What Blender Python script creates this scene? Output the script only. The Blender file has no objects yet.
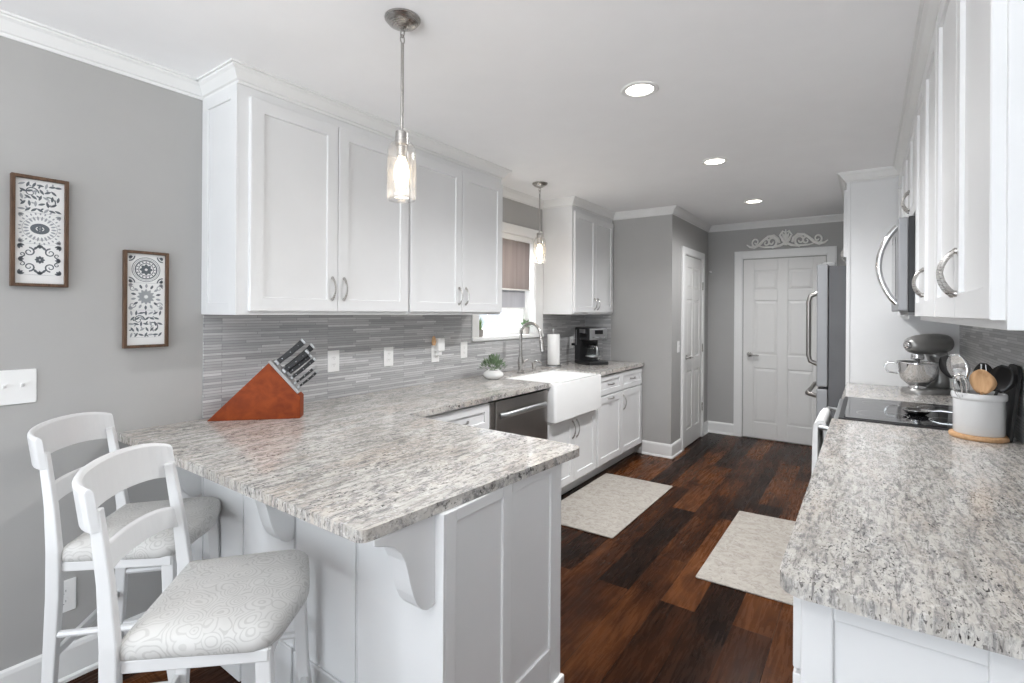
import bpy, bmesh, math, random
from mathutils import Vector, Matrix
S = bpy.context.scene
COL = S.collection
PI = math.pi
random.seed(7)

# ------------------------------------------------------------------ camera, light, exposure
def make_camera():
    yaw, roll = .6168, .0063
    f = Vector((-math.sin(yaw), math.cos(yaw), 0)); r0 = Vector((math.cos(yaw), math.sin(yaw), 0)); u0 = Vector((0, 0, 1))
    r = r0*math.cos(roll)+u0*math.sin(roll); u = -r0*math.sin(roll)+u0*math.cos(roll)
    cam = bpy.data.cameras.new('camera'); o = bpy.data.objects.new('camera', cam); COL.objects.link(o)
    m = Matrix(((r.x, u.x, -f.x, 0), (r.y, u.y, -f.y, 0), (r.z, u.z, -f.z, 1.416), (0, 0, 0, 1)))
    o.matrix_world = m
    cam.sensor_width = 36; cam.lens = 36*501.374/1024; cam.shift_y = -29.73/1024; cam.clip_start = .02
    S.camera = o
make_camera()
S.view_settings.view_transform = 'Standard'; S.view_settings.look = 'None'
S.view_settings.exposure = 0.30; S.view_settings.gamma = 1.0; S.view_settings.use_curve_mapping = False
S.cycles.use_denoising = True
S.cycles.max_bounces = 10; S.cycles.diffuse_bounces = 6; S.cycles.transparent_max_bounces = 16
S.cycles.caustics_reflective = False; S.cycles.caustics_refractive = False
S.cycles.sample_clamp_indirect = 6.0

def make_world():
    w = bpy.data.worlds.new('daylight'); S.world = w; w.use_nodes = True
    b = w.node_tree.nodes['Background']; b.inputs[0].default_value = (.86, .93, 1.0, 1); b.inputs[1].default_value = 1.25
make_world()

def area(name, loc, rot, sx, sy, power, color=(1, 1, 1)):
    l = bpy.data.lights.new(name, 'AREA'); l.shape = 'RECTANGLE'; l.size = sx; l.size_y = sy; l.energy = power; l.color = color
    o = bpy.data.objects.new(name, l); COL.objects.link(o); o.location = loc; o.rotation_euler = rot
    return o
# daylight coming in through the patio door behind the camera and the window over the sink, plus added fill
area('patio_daylight', (-1.25, -2.95, 1.2), (PI/2, 0, 0), 1.8, 2.1, 48, (.86, .93, 1.0))
area('patio_up_fill', (-1.25, -2.6, .45), (PI*.85, 0, 0), 1.8, 1.0, 18, (.93, .965, 1.0))  # unseen area light added inside the door, tilted up to brighten the ceiling
area('ceiling_up_fill', (-.75, -.6, 1.80), (PI, 0, 0), .6, .6, 40, (.98, .99, 1))  # uplight added behind the camera to brighten the ceiling, without any fixture
area('dining_up_fill', (1.62, -1.2, 1.0), (PI*.82, 0, PI/2), 2.0, .6, 5, (.97, .98, 1.0))  # upward fill added on the unseen dining side to lift the room light
area('dining_side_fill', (1.62, -1.2, 1.5), (PI/2, 0, PI/2), 2.0, 1.5, 2, (.92, .96, 1.0))  # weak sideways fill added at the unseen dining opening
area('sink_window_daylight', (-3.5, 3.45, 2.75), (math.radians(48), 0, -PI/2), 2.4, 1.2, 280, (.94, .97, 1.0))

# ------------------------------------------------------------------ materials
def nmat(name):
    m = bpy.data.materials.new(name); m.use_nodes = True
    nt = m.node_tree; return m, nt, nt.nodes['Principled BSDF']
def ramp(nt, fac, stops, interp='LINEAR'):
    n = nt.nodes.new('ShaderNodeValToRGB'); n.color_ramp.interpolation = interp
    e = n.color_ramp.elements
    while len(e) < len(stops): e.new(.5)
    for el, (p, c) in zip(e, stops):
        el.position = p; el.color = (c[0], c[1], c[2], 1) if hasattr(c, '__len__') else (c, c, c, 1)
    nt.links.new(fac, n.inputs[0]); return n.outputs[0]
def coords(nt, scale=(1, 1, 1), rot=(0, 0, 0), kind='Object'):
    t = nt.nodes.new('ShaderNodeTexCoord'); m = nt.nodes.new('ShaderNodeMapping')
    m.inputs['Scale'].default_value = scale; m.inputs['Rotation'].default_value = rot
    nt.links.new(t.outputs[kind], m.inputs[0]); return m.outputs[0]
def noise(nt, vec, scale, detail=4, rough=.55, dist=0):
    n = nt.nodes.new('ShaderNodeTexNoise'); n.inputs['Scale'].default_value = scale; n.inputs['Detail'].default_value = detail
    n.inputs['Roughness'].default_value = rough; n.inputs['Distortion'].default_value = dist
    nt.links.new(vec, n.inputs['Vector']); return n.outputs['Fac']
def mix(nt, fac, a, b, mode='MIX'):
    n = nt.nodes.new('ShaderNodeMix'); n.data_type = 'RGBA'; n.blend_type = mode
    for k, v in ((0, fac), (6, a), (7, b)):
        if hasattr(v, 'is_linked') or isinstance(v, bpy.types.NodeSocket): nt.links.new(v, n.inputs[k])
        elif k == 0: n.inputs[0].default_value = v
        else: n.inputs[k].default_value = (*v, 1)
    return n.outputs[2]
def math_(nt, op, a, b=0.0):
    n = nt.nodes.new('ShaderNodeMath'); n.operation = op
    for k, v in ((0, a), (1, b)):
        if isinstance(v, bpy.types.NodeSocket): nt.links.new(v, n.inputs[k])
        else: n.inputs[k].default_value = v
    return n.outputs[0]
def bump(nt, bs, h, strength=.2, dist=.002):
    n = nt.nodes.new('ShaderNodeBump'); n.inputs['Strength'].default_value = strength; n.inputs['Distance'].default_value = dist
    nt.links.new(h, n.inputs['Height']); nt.links.new(n.outputs[0], bs.inputs['Normal'])
def paint(name, c, rough=.5, vary=.03, metallic=0, spec=.5):
    m, nt, b = nmat(name)
    v = coords(nt); n = noise(nt, v, 6, 3)
    lo = tuple(x*(1-vary) for x in c); hi = tuple(min(1, x*(1+vary)) for x in c)
    nt.links.new(ramp(nt, n, [(.3, lo), (.7, hi)]), b.inputs['Base Color'])
    b.inputs['Roughness'].default_value = rough; b.inputs['Metallic'].default_value = metallic
    b.inputs['Specular IOR Level'].default_value = spec
    return m
def brushed(name, c, rough=.3, sc=(2, 2, 120)):
    m, nt, b = nmat(name)
    n = noise(nt, coords(nt, sc), 4, 3)
    nt.links.new(ramp(nt, n, [(.2, tuple(x*.9 for x in c)), (.8, c)]), b.inputs['Base Color'])
    nt.links.new(ramp(nt, n, [(.2, rough*.8), (.8, rough*1.2)]), b.inputs['Roughness'])
    b.inputs['Metallic'].default_value = 1; return m
def clear(name, tint=(1, 1, 1), gloss=.12, milk=0):
    m, nt, b = nmat(name); nt.nodes.remove(b)
    out = nt.nodes['Material Output']
    t = nt.nodes.new('ShaderNodeBsdfTransparent'); t.inputs[0].default_value = (*tint, 1)
    g = nt.nodes.new('ShaderNodeBsdfGlossy'); g.inputs['Roughness'].default_value = .03
    lw = nt.nodes.new('ShaderNodeLayerWeight'); lw.inputs[0].default_value = .5
    k = math_(nt, 'ADD', math_(nt, 'MULTIPLY', math_(nt, 'POWER', lw.outputs['Facing'], 4.0), .6), gloss)
    mx = nt.nodes.new('ShaderNodeMixShader'); nt.links.new(k, mx.inputs[0]); nt.links.new(t.outputs[0], mx.inputs[1]); nt.links.new(g.outputs[0], mx.inputs[2])
    last = mx
    if milk:
        tl = nt.nodes.new('ShaderNodeBsdfTranslucent'); tl.inputs[0].default_value = (.95, .93, .9, 1)
        last = nt.nodes.new('ShaderNodeMixShader'); sp = ramp(nt, noise(nt, coords(nt, (1, 1, .6)), 55, 2), [(.45, milk*.6), (.7, milk*1.6)])
        nt.links.new(sp, last.inputs[0]); nt.links.new(mx.outputs[0], last.inputs[1]); nt.links.new(tl.outputs[0], last.inputs[2])
    nt.links.new(last.outputs[0], out.inputs[0]); return m
def emit(name, c, s):
    m, nt, b = nmat(name)
    b.inputs['Base Color'].default_value = (*c, 1); b.inputs['Emission Color'].default_value = (*c, 1); b.inputs['Emission Strength'].default_value = s
    return m
def granite(name, rz, stretch=3.2, fine=1.0):
    m, nt, b = nmat(name)
    v = coords(nt, (stretch, 1, 1), (0, 0, rz)); iso = coords(nt)
    base = ramp(nt, noise(nt, v, 5*fine, 6, .62, .8), [(.28, (.30, .28, .255)), (.45, (.485, .46, .425)), (.62, (.615, .595, .56)), (.8, (.54, .525, .50))])
    tan = ramp(nt, noise(nt, v, 2.1, 5, .6, .6), [(.47, 0), (.68, 1)])
    c = mix(nt, math_(nt, 'MULTIPLY', tan, .5), base, (.55, .47, .40))
    grey = ramp(nt, noise(nt, v, 19*fine, 6, .75, .5), [(.48, 0), (.60, 1)])
    c = mix(nt, math_(nt, 'MULTIPLY', grey, .84), c, (.22, .215, .215))
    vein = ramp(nt, noise(nt, coords(nt, (stretch*2.6, 1, 1), (0, 0, rz+.05)), 8*fine, 5, .7, .5), [(.56, 0), (.64, 1)])
    c = mix(nt, math_(nt, 'MULTIPLY', vein, .76), c, (.17, .16, .155))
    fl = ramp(nt, noise(nt, iso, 60*fine, 3, .7), [(.56, 0), (.66, 1)])
    c = mix(nt, math_(nt, 'MULTIPLY', fl, .35), c, (.88, .87, .85))
    area_ = ramp(nt, noise(nt, v, 3.2, 4, .6, .4), [(.42, .0), (.64, 1)])
    speck = ramp(nt, noise(nt, coords(nt, (stretch*.62, 1, 1), (0, 0, rz)), 66*fine, 3, .6, .4), [(.575, 0), (.635, 1)])
    sp = math_(nt, 'MULTIPLY', speck, math_(nt, 'ADD', math_(nt, 'MULTIPLY', area_, .70), .34))
    c = mix(nt, sp, c, (.035, .03, .03))
    nt.links.new(c, b.inputs['Base Color']); b.inputs['Roughness'].default_value = .12
    b.inputs['Specular IOR Level'].default_value = .5
    return m
def floor_mat():
    m, nt, b = nmat('dark_plank_floor')
    v = coords(nt, (1, 1, 1), (0, 0, PI/2))
    br = nt.nodes.new('ShaderNodeTexBrick'); nt.links.new(v, br.inputs['Vector'])
    br.offset = .37; br.offset_frequency = 2; br.squash = 1
    for k, x in (('Scale', 1), ('Mortar Size', .0012), ('Mortar Smooth', .1), ('Bias', 0), ('Brick Width', 1.22), ('Row Height', .165)): br.inputs[k].default_value = x
    br.inputs['Color1'].default_value = (0, 0, 0, 1); br.inputs['Color2'].default_value = (1, 1, 1, 1); br.inputs['Mortar'].default_value = (.0, .0, .0, 1)
    pl = br.outputs['Color']
    grain = noise(nt, coords(nt, (14, 1.2, 1)), 4, 6, .65, .6)
    cloud = noise(nt, coords(nt, (3, 1, 1)), 2.2, 5, .6, .5)
    saw = noise(nt, coords(nt, (1.6, 60, 1)), 3, 3, .6, .2)
    patch = ramp(nt, noise(nt, coords(nt), 2.4, 3, .5), [(.46, 0), (.6, 1)])
    t = math_(nt, 'ADD', math_(nt, 'MULTIPLY', pl, .36), math_(nt, 'ADD', math_(nt, 'MULTIPLY', grain, .30), math_(nt, 'MULTIPLY', cloud, .56)))
    t = math_(nt, 'SUBTRACT', t, math_(nt, 'MULTIPLY', math_(nt, 'MULTIPLY', ramp(nt, saw, [(.40, 0), (.70, 1)]), patch), .13))
    c = ramp(nt, t, [(.32, (.0058, .0028, .002)), (.48, (.013, .005, .0024)), (.63, (.037, .0118, .004)), (.80, (.105, .036, .011)), (.97, (.19, .076, .029))])
    c = mix(nt, br.outputs['Fac'], c, (.006, .004, .003))
    nt.links.new(c, b.inputs['Base Color'])
    nt.links.new(ramp(nt, grain, [(.3, .20), (.7, .34)]), b.inputs['Roughness'])
    b.inputs['Specular IOR Level'].default_value = .06
    bump(nt, b, t, .08, .001)
    return m
def tile_mat(name, axis):
    m, nt, b = nmat(name)
    rot = {'yz': 0, 'xz': 0}[axis]
    t = nt.nodes.new('ShaderNodeTexCoord'); sx = nt.nodes.new('ShaderNodeSeparateXYZ'); cx = nt.nodes.new('ShaderNodeCombineXYZ')
    nt.links.new(t.outputs['Object'], sx.inputs[0])
    nt.links.new(sx.outputs['Y' if axis == 'yz' else 'X'], cx.inputs[0]); nt.links.new(sx.outputs['Z'], cx.inputs[1])
    def brick(w, off):
        br = nt.nodes.new('ShaderNodeTexBrick'); nt.links.new(cx.outputs[0], br.inputs['Vector'])
        br.offset = off; br.offset_frequency = 3; br.squash = 1.5; br.squash_frequency = 2
        for k, x in (('Scale', 1), ('Mortar Size', .0009), ('Mortar Smooth', .2), ('Bias', 0), ('Brick Width', w), ('Row Height', .0135)): br.inputs[k].default_value = x
        br.inputs['Color1'].default_value = (0, 0, 0, 1); br.inputs['Color2'].default_value = (1, 1, 1, 1); br.inputs['Mortar'].default_value = (.4, .4, .4, 1)
        return br
    b1 = brick(.19, .41)
    st = noise(nt, coords(nt, (6, 6, 60)), 3, 5, .65)
    k = math_(nt, 'ADD', math_(nt, 'MULTIPLY', b1.outputs['Color'], .66), math_(nt, 'MULTIPLY', st, .45))
    c = ramp(nt, k, [(.10, (.30, .30, .305)), (.45, (.42, .42, .425)), (.75, (.52, .52, .52)), (1.0, (.70, .70, .70))])
    c = mix(nt, b1.outputs['Fac'], c, (.21, .21, .212))
    nt.links.new(c, b.inputs['Base Color']); b.inputs['Roughness'].default_value = .42
    bump(nt, b, k, .35, .0015)
    return m
def fabric_mat():
    m, nt, b = nmat('scroll_print_fabric')
    v = coords(nt)
    vo = nt.nodes.new('ShaderNodeTexVoronoi'); vo.inputs['Scale'].default_value = 19
    nz = nt.nodes.new('ShaderNodeTexNoise'); nz.inputs['Scale'].default_value = 9; nt.links.new(v, nz.inputs['Vector'])
    add = nt.nodes.new('ShaderNodeVectorMath'); add.operation = 'MULTIPLY_ADD'; nt.links.new(nz.outputs['Color'], add.inputs[0]); add.inputs[1].default_value = (.06, .06, .06); nt.links.new(v, add.inputs[2])
    nt.links.new(add.outputs[0], vo.inputs['Vector'])
    rings = math_(nt, 'SINE', math_(nt, 'MULTIPLY', vo.outputs['Distance'], 40))
    r = ramp(nt, rings, [(.45, 0), (.75, 1)])
    big = ramp(nt, noise(nt, v, 9, 2), [(.4, 0), (.6, 1)])
    c = mix(nt, math_(nt, 'MULTIPLY', r, .55), (.56, .552, .535), (.37, .36, .345))
    c = mix(nt, math_(nt, 'MULTIPLY', big, .22), c, (.72, .71, .69))
    nt.links.new(c, b.inputs['Base Color']); b.inputs['Roughness'].default_value = .85
    bump(nt, b, noise(nt, v, 500, 2), .15, .0008)
    return m
def rug_mat():
    m, nt, b = nmat('woven_rug')
    v = coords(nt)
    c = ramp(nt, noise(nt, v, 22, 4, .6, 1.2), [(.38, (.34, .31, .275)), (.5, (.40, .37, .33)), (.64, (.44, .41, .37))])
    dk = ramp(nt, noise(nt, coords(nt, (1, 2.4, 1), (0, 0, .6)), 26, 3, .6, 2.0), [(.60, 0), (.66, 1)])
    c = mix(nt, math_(nt, 'MULTIPLY', dk, .7), c, (.17, .155, .14))
    nt.links.new(c, b.inputs['Base Color']); b.inputs['Roughness'].default_value = .95
    bump(nt, b, noise(nt, v, 350, 2), .5, .002); return m
def wood_mat(name, lo, hi, sc=(3, 3, 30), rough=.35):
    m, nt, b = nmat(name)
    n = noise(nt, coords(nt, sc), 3, 5, .6, .6)
    nt.links.new(ramp(nt, n, [(.3, lo), (.72, hi)]), b.inputs['Base Color']); b.inputs['Roughness'].default_value = rough; b.inputs['Specular IOR Level'].default_value = .25
    return m
def shade_mat(name='shade_linen', lo=(.30, .265, .255), hi=(.40, .36, .345), tr_=(.50, .43, .41), k=.22):
    m, nt, b = nmat(name)
    n = noise(nt, coords(nt, (30, 12, .6)), 2, 4)
    nt.links.new(ramp(nt, n, [(.3, lo), (.7, hi)]), b.inputs['Base Color']); b.inputs['Roughness'].default_value = .9
    tr = nt.nodes.new('ShaderNodeBsdfTranslucent'); tr.inputs[0].default_value = (*tr_, 1)
    mx = nt.nodes.new('ShaderNodeMixShader'); mx.inputs[0].default_value = k
    nt.links.new(b.outputs[0], mx.inputs[1]); nt.links.new(tr.outputs[0], mx.inputs[2]); nt.links.new(mx.outputs[0], nt.nodes['Material Output'].inputs[0])
    return m
M = dict(
    wall=paint('grey_wall_paint', (.41, .405, .395), .55, .015), ceil=paint('ceiling_white', (.92, .92, .925), .8, .01),
    trim=paint('trim_white', (.80, .80, .79), .35, .01), cab=paint('cabinet_white', (.76, .763, .765), .34, .012),
    chair=paint('chair_white', (.70, .70, .70), .3, .02), door=paint('door_white', (.72, .715, .70), .4, .01),
    floor=floor_mat(), tile=tile_mat('stone_strip_tile', 'yz'), tilex=tile_mat('stone_strip_tile_end', 'xz'),
    granite=granite('granite_peninsula', .12), granite2=granite('granite_range_side', -1.0, 3.6, 1.3),
    fabric=fabric_mat(), rug=rug_mat(), nickel=brushed('brushed_nickel', (.46, .445, .425), .28), steel=brushed('stainless_steel', (.46, .465, .47), .38),
    chrome=brushed('polished_chrome', (.80, .80, .80), .10), dsteel=brushed('dark_stainless', (.36, .34, .32), .36, (2, 40, 2)),
    black=paint('black_plastic', (.012, .012, .013), .35), blackglass=paint('black_glass', (.008, .008, .009), .06), dark=paint('dark_gap', (.02, .02, .02), .8),
    mixer=paint('mixer_silver', (.30, .295, .285), .32, .02, .5), fsteel=paint('fridge_steel', (.33, .335, .345), .55, .03, .55), fridge_side=paint('fridge_grey_side', (.10, .10, .105), .45, .06), ceramic=paint('white_ceramic', (.82, .82, .81), .12, .01), crock=paint('crock_grey_white', (.66, .665, .67), .2, .01),
    plate=paint('switch_plate_white', (.86, .86, .85), .35, .01), greyplastic=paint('grey_plastic', (.36, .36, .36), .5), slot=paint('outlet_slot', (.30, .30, .30), .6),
    cherry=wood_mat('cherry_wood', (.17, .027, .005), (.30, .058, .010), (6, 6, 6), .6), brownwood=wood_mat('brown_frame_wood', (.07, .042, .028), (.16, .095, .06), (20, 20, 4), .55),
    pale=wood_mat('pale_wood', (.52, .30, .15), (.66, .42, .24), (20, 20, 3), .5), paper=paint('paper_white', (.80, .80, .79), .9, .01), ink=paint('print_ink', (.13, .145, .16), .9), ink2=paint('print_ink_light', (.36, .375, .39), .9),
    glass=clear('clear_glass', (.97, .98, .98), .03), windowglass=clear('window_glass', (.98, .99, 1), .0), shadeglass=clear('seeded_glass', (.99, .99, .99), .05, .05),
    bulb=emit('filament_bulb', (1, .80, .55), 7), can=emit('downlight_lens', (1, .93, .82), 9),
    linen=shade_mat(), linen2=shade_mat('shade_lining', (.42, .42, .44), (.50, .50, .52), (.6, .6, .64), .2), towel=paint('towel_white', (.80, .80, .79), .95), leaf=paint('sage_leaf', (.17, .25, .14), .6, .3), grass=paint('grass_green', (.12, .22, .045), .6, .25), soil=paint('soil', (.04, .028, .02), .95), stonepot=paint('stone_pot', (.30, .28, .26), .9, .1),
    distress=paint('distressed_white', (.88, .87, .84), .7, .06), beige=paint('beige_food', (.55, .42, .28), .8, .1), siding=paint('white_siding', (.8, .82, .84), .7))

# ------------------------------------------------------------------ mesh helpers
class MB:
    def __init__(s): s.b = bmesh.new()
    def quad(s, *ps):
        return s.b.faces.new([s.b.verts.new(p) for p in ps])
    def box(s, x0, x1, y0, y1, z0, z1):
        v = [s.b.verts.new(p) for p in ((x0, y0, z0), (x1, y0, z0), (x1, y1, z0), (x0, y1, z0), (x0, y0, z1), (x1, y0, z1), (x1, y1, z1), (x0, y1, z1))]
        for f in ((3, 2, 1, 0), (4, 5, 6, 7), (0, 1, 5, 4), (1, 2, 6, 5), (2, 3, 7, 6), (3, 0, 4, 7)): s.b.faces.new([v[i] for i in f])
        return s
    def loft(s, rings, cap0=True, cap1=True, closed=True):
        R = [[s.b.verts.new(p) for p in r] for r in rings]; n = len(R[0])
        for a, b in zip(R, R[1:]):
            for i in range(n if closed else n-1):
                j = (i+1) % n; s.b.faces.new((a[i], a[j], b[j], b[i]))
        if cap0: s.b.faces.new(list(reversed(R[0])))
        if cap1: s.b.faces.new(R[-1])
        return s
    def lathe(s, prof, c=(0, 0, 0), n=24, axis='z', cap0=True, cap1=True):
        rings = []
        for r, h in prof:
            ring = []
            for i in range(n):
                a = 2*PI*i/n; p = (r*math.cos(a), r*math.sin(a), h)
                if axis == 'x': p = (p[2], p[0], p[1])
                if axis == 'y': p = (p[1], p[2], p[0])
                ring.append((c[0]+p[0], c[1]+p[1], c[2]+p[2]))
            rings.append(ring)
        return s.loft(rings, cap0, cap1)
    def tube(s, pts, r, n=10, cap=True, flat=1.0, up=None):
        pts = [Vector(p) for p in pts]; rings = []
        rs = r if hasattr(r, '__len__') else [r]*len(pts)
        prev = None
        for i, p in enumerate(pts):
            t = (pts[min(i+1, len(pts)-1)]-pts[max(i-1, 0)]).normalized()
            if prev is None:
                ref = Vector(up) if up else (Vector((0, 0, 1)) if abs(t.z) < .9 else Vector((1, 0, 0)))
                a = (ref-t*ref.dot(t)).normalized()
            else: a = (prev-t*prev.dot(t)).normalized()
            prev = a; b = t.cross(a)
            rings.append([p+(a*math.cos(2*PI*k/n)*flat+b*math.sin(2*PI*k/n))*rs[i] for k in range(n)])
        return s.loft(rings, cap, cap)
    def bar(s, pts, w, d, up=(0, 0, 1)):
        """rectangular section swept along pts: w across, d along 'up'; may be lists"""
        pts = [Vector(p) for p in pts]; rings = []
        n = len(pts); W = w if hasattr(w, '__len__') else [w]*n; D = d if hasattr(d, '__len__') else [d]*n
        for i, p in enumerate(pts):
            t = (pts[min(i+1, n-1)]-pts[max(i-1, 0)]).normalized(); a = Vector(up); a = (a-t*a.dot(t)).normalized(); b = t.cross(a)
            rings.append([p+b*(W[i]/2)*q+a*(D[i]/2)*e for q, e in ((-1, -1), (1, -1), (1, 1), (-1, 1))])
        return s.loft(rings)
    def prism(s, poly, z0, z1, f=lambda x, y, z: (x, y, z)):
        return s.loft([[f(x, y, z0) for x, y in poly], [f(x, y, z1) for x, y in poly]])
    def ball(s, c, r, n=14, m=9, sc=(1, 1, 1)):
        rings = []
        for j in range(1, m):
            a = PI*j/m; rings.append([(c[0]+r*sc[0]*math.sin(a)*math.cos(2*PI*i/n), c[1]+r*sc[1]*math.sin(a)*math.sin(2*PI*i/n), c[2]-r*sc[2]*math.cos(a)) for i in range(n)])
        return s.loft(rings)
    def build(s, name, mat, parent=None, bevel=0, smooth=False, seg=2, sub=0):
        bmesh.ops.recalc_face_normals(s.b, faces=s.b.faces)
        me = bpy.data.meshes.new(name); s.b.to_mesh(me); s.b.free()
        o = bpy.data.objects.new(name, me); COL.objects.link(o)
        me.materials.append(M[mat] if isinstance(mat, str) else mat)
        if parent: o.parent = parent
        if smooth:
            for p in me.polygons: p.use_smooth = True
            if smooth != 'all':
                e = o.modifiers.new('edges', 'EDGE_SPLIT'); e.split_angle = math.radians(smooth if smooth is not True else 40)
        if bevel:
            b = o.modifiers.new('bevel', 'BEVEL'); b.width = bevel; b.segments = seg; b.limit_method = 'ANGLE'; b.angle_limit = math.radians(35)
        if sub:
            b = o.modifiers.new('sub', 'SUBSURF'); b.levels = sub; b.render_levels = sub
        return o
def tag(o, label, cat, group=None, kind=None):
    o['label'] = label; o['category'] = cat
    if group: o['group'] = group
    if kind: o['kind'] = kind
    return o
def thing(name, label, cat, loc=(0, 0, 0), rz=0, group=None):
    o = bpy.data.objects.new(name, None); COL.objects.link(o); o.empty_display_size = .05
    o.location = loc; o.rotation_euler = (0, 0, rz); return tag(o, label, cat, group)
def struct(name, mb, mat, label, cat, **k): return tag(mb.build(name, mat, **k), label, cat, None, 'structure')
def dup(root, label, loc, rz=0, parent=None):
    r = root.copy(); COL.objects.link(r)
    if parent is None: r.location = loc; r.rotation_euler = (0, 0, rz); r['label'] = label
    else: r.parent = parent
    for ch in list(root.children): dup(ch, None, None, 0, r)
    return r
def arc(cx, cy, r, a0, a1, n): return [(cx+r*math.cos(a0+(a1-a0)*i/n), cy+r*math.sin(a0+(a1-a0)*i/n)) for i in range(n+1)]

# ------------------------------------------------------------------ room shell
XW, YE, XS, YB, XR, ZT = -2.4945, 4.88, -1.5546, 6.23, .505, 2.446
struct('floor', MB().box(XW-.2, 2.2, -3.2, YB+.2, -.08, 0), 'floor', 'dark brown plank floor of the kitchen', 'floor')
struct('ceiling', MB().box(XW-.2, 2.2, -3.2, YB+.2, ZT, ZT+.1), 'ceil', 'flat white ceiling with recessed lights', 'ceiling')
WY0, WY1, WZ0, WZ1 = 3.055, 3.865, 1.215, 2.085
w = MB(); w.box(XW-.15, XW, -3.15, WY0-.011, 0, ZT); w.box(XW-.15, XW, WY1+.011, YE+.12, 0, ZT); w.box(XW-.15, XW, WY0-.011, WY1+.011, 0, WZ0-.012); w.box(XW-.15, XW, WY0-.011, WY1+.011, WZ1+.009, ZT)
struct('wall_left', w, 'wall', 'light grey wall with the pictures and the sink window', 'wall')
struct('wall_end', MB().box(XW, XS, YE, YE+.12, 0, ZT), 'wall', 'grey wall at the far end of the sink counter', 'wall')
struct('wall_side', MB().box(XS-.12, XS, YE+.12, YB, 0, ZT), 'wall', 'narrow grey wall holding the pantry door', 'wall')
struct('wall_back', MB().box(XS-.12, XR+.12, YB, YB+.12, 0, ZT), 'wall', 'grey back wall with the white six-panel door', 'wall')
struct('wall_right', MB().box(XR, XR+.12, .9, YB, 0, ZT), 'wall', 'grey wall behind the range and utensil crock', 'wall')
struct('wall_right_return', MB().box(XR+.12, 1.75, .9, 1.02, 0, ZT), 'wall', 'grey wall turning the corner beside the near right counter', 'wall')
w = MB(); w.box(1.7, 1.82, -3.15, -2.2, 0, ZT); w.box(1.7, 1.82, -.2, .9, 0, ZT); w.box(1.7, 1.82, -2.2, -.2, 0, .75); w.box(1.7, 1.82, -2.2, -.2, 2.25, ZT)
struct('wall_dining', w, 'wall', 'grey dining wall with a wide window opening', 'wall')
w = MB(); w.box(XW, -2.15, -3.12, -3.0, 0, ZT); w.box(.75, 1.7, -3.12, -3.0, 0, ZT); w.box(-2.15, .75, -3.12, -3.0, 2.28, ZT)
struct('wall_rear', w, 'wall', 'grey rear wall with a wide patio door opening', 'wall')

CROWN = [(0, .070), (.006, .070), (.006, .058), (.014, .055), (.020, .045), (.034, .022), (.044, .014), (.046, .008), (.056, .008), (.056, 0), (0, 0)]
def sweep(path, prof, side=1):
    mb = MB(); P = [Vector((x, y)) for x, y in path]; rings = []
    for i, p in enumerate(P):
        nn = []
        for a, b in ((i-1, i), (i, i+1)):
            if a >= 0 and b < len(P):
                d = (P[b]-P[a]).normalized(); nn.append(Vector((d.y, -d.x))*side)
        m = nn[0] if len(nn) == 1 else (nn[0]+nn[1])/(1+nn[0].dot(nn[1]))
        rings.append([(p.x+m.x*d, p.y+m.y*d, z) for d, z in prof])
    return mb.loft(rings)
cr = [(d, ZT-z) for d, z in CROWN]
XU = -2.178
struct('trim_1', sweep([(XW, -3.0), (XW, 1.06)], cr), 'trim', 'white crown moulding above the two framed prints', 'trim')
struct('trim_2', sweep([(XW, 1.06), (XU, 1.06), (XU, 2.925), (XW, 2.925)], cr), 'trim', 'white crown moulding on top of the long left wall cabinets', 'trim')
struct('trim_3', sweep([(XW, 2.925), (XW, 4.0), (XU, 4.0), (XU, YE)], cr), 'trim', 'white crown moulding over the sink window and the short wall cabinet', 'trim')
struct('trim_4', sweep([(XU, YE), (XS, YE), (XS, YB), (XR, YB)], cr), 'trim', 'white crown moulding around the far walls by the doors', 'trim')
struct('trim_5', sweep([(XR, YB), (XR, 5.41), (-.13, 5.41), (-.13, 4.418), (.192, 4.418), (.192, 1.16), (XR, 1.16)], cr), 'trim', 'white crown moulding on top of the right wall cabinets', 'trim')
BASE = [(0, 0), (.024, 0), (.024, .012), (.020, .018), (.016, .020), (.014, .115), (.010, .128), (.004, .134), (0, .134)]
struct('baseboard_left', sweep([(XW, -3.0), (XW, .957)], BASE), 'trim', 'white baseboard under the framed prints', 'baseboard')
struct('baseboard_end', sweep([(-1.84, YE), (XS, YE), (XS, 5.175)], BASE), 'trim', 'white baseboard around the grey wall corner beside the sink cabinets', 'baseboard')
struct('baseboard_back', sweep([(XS, 6.02), (XS, YB), (-1.256, YB)], BASE), 'trim', 'white baseboard in the far corner left of the back door', 'baseboard')
struct('trim_6', MB().box(XW, XW+.008, 1.06, 2.972, .914, 1.40).box(XW, XW+.008, 2.972, 4.0, .914, 1.20).box(XW, XW+.008, 4.0, YE, .914, 1.40), 'tile', 'grey stone strip tile backsplash along the sink wall', 'backsplash')
struct('trim_7', MB().box(XW+.008, -2.19, YE-.008, YE, .914, 1.40), 'tilex', 'grey stone strip tile return behind the coffee maker', 'backsplash')
struct('trim_8', MB().box(XR-.008, XR, 1.16, 4.418, .914, 1.45), 'tile', 'grey stone strip tile backsplash behind the utensil crock', 'backsplash')

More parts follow.
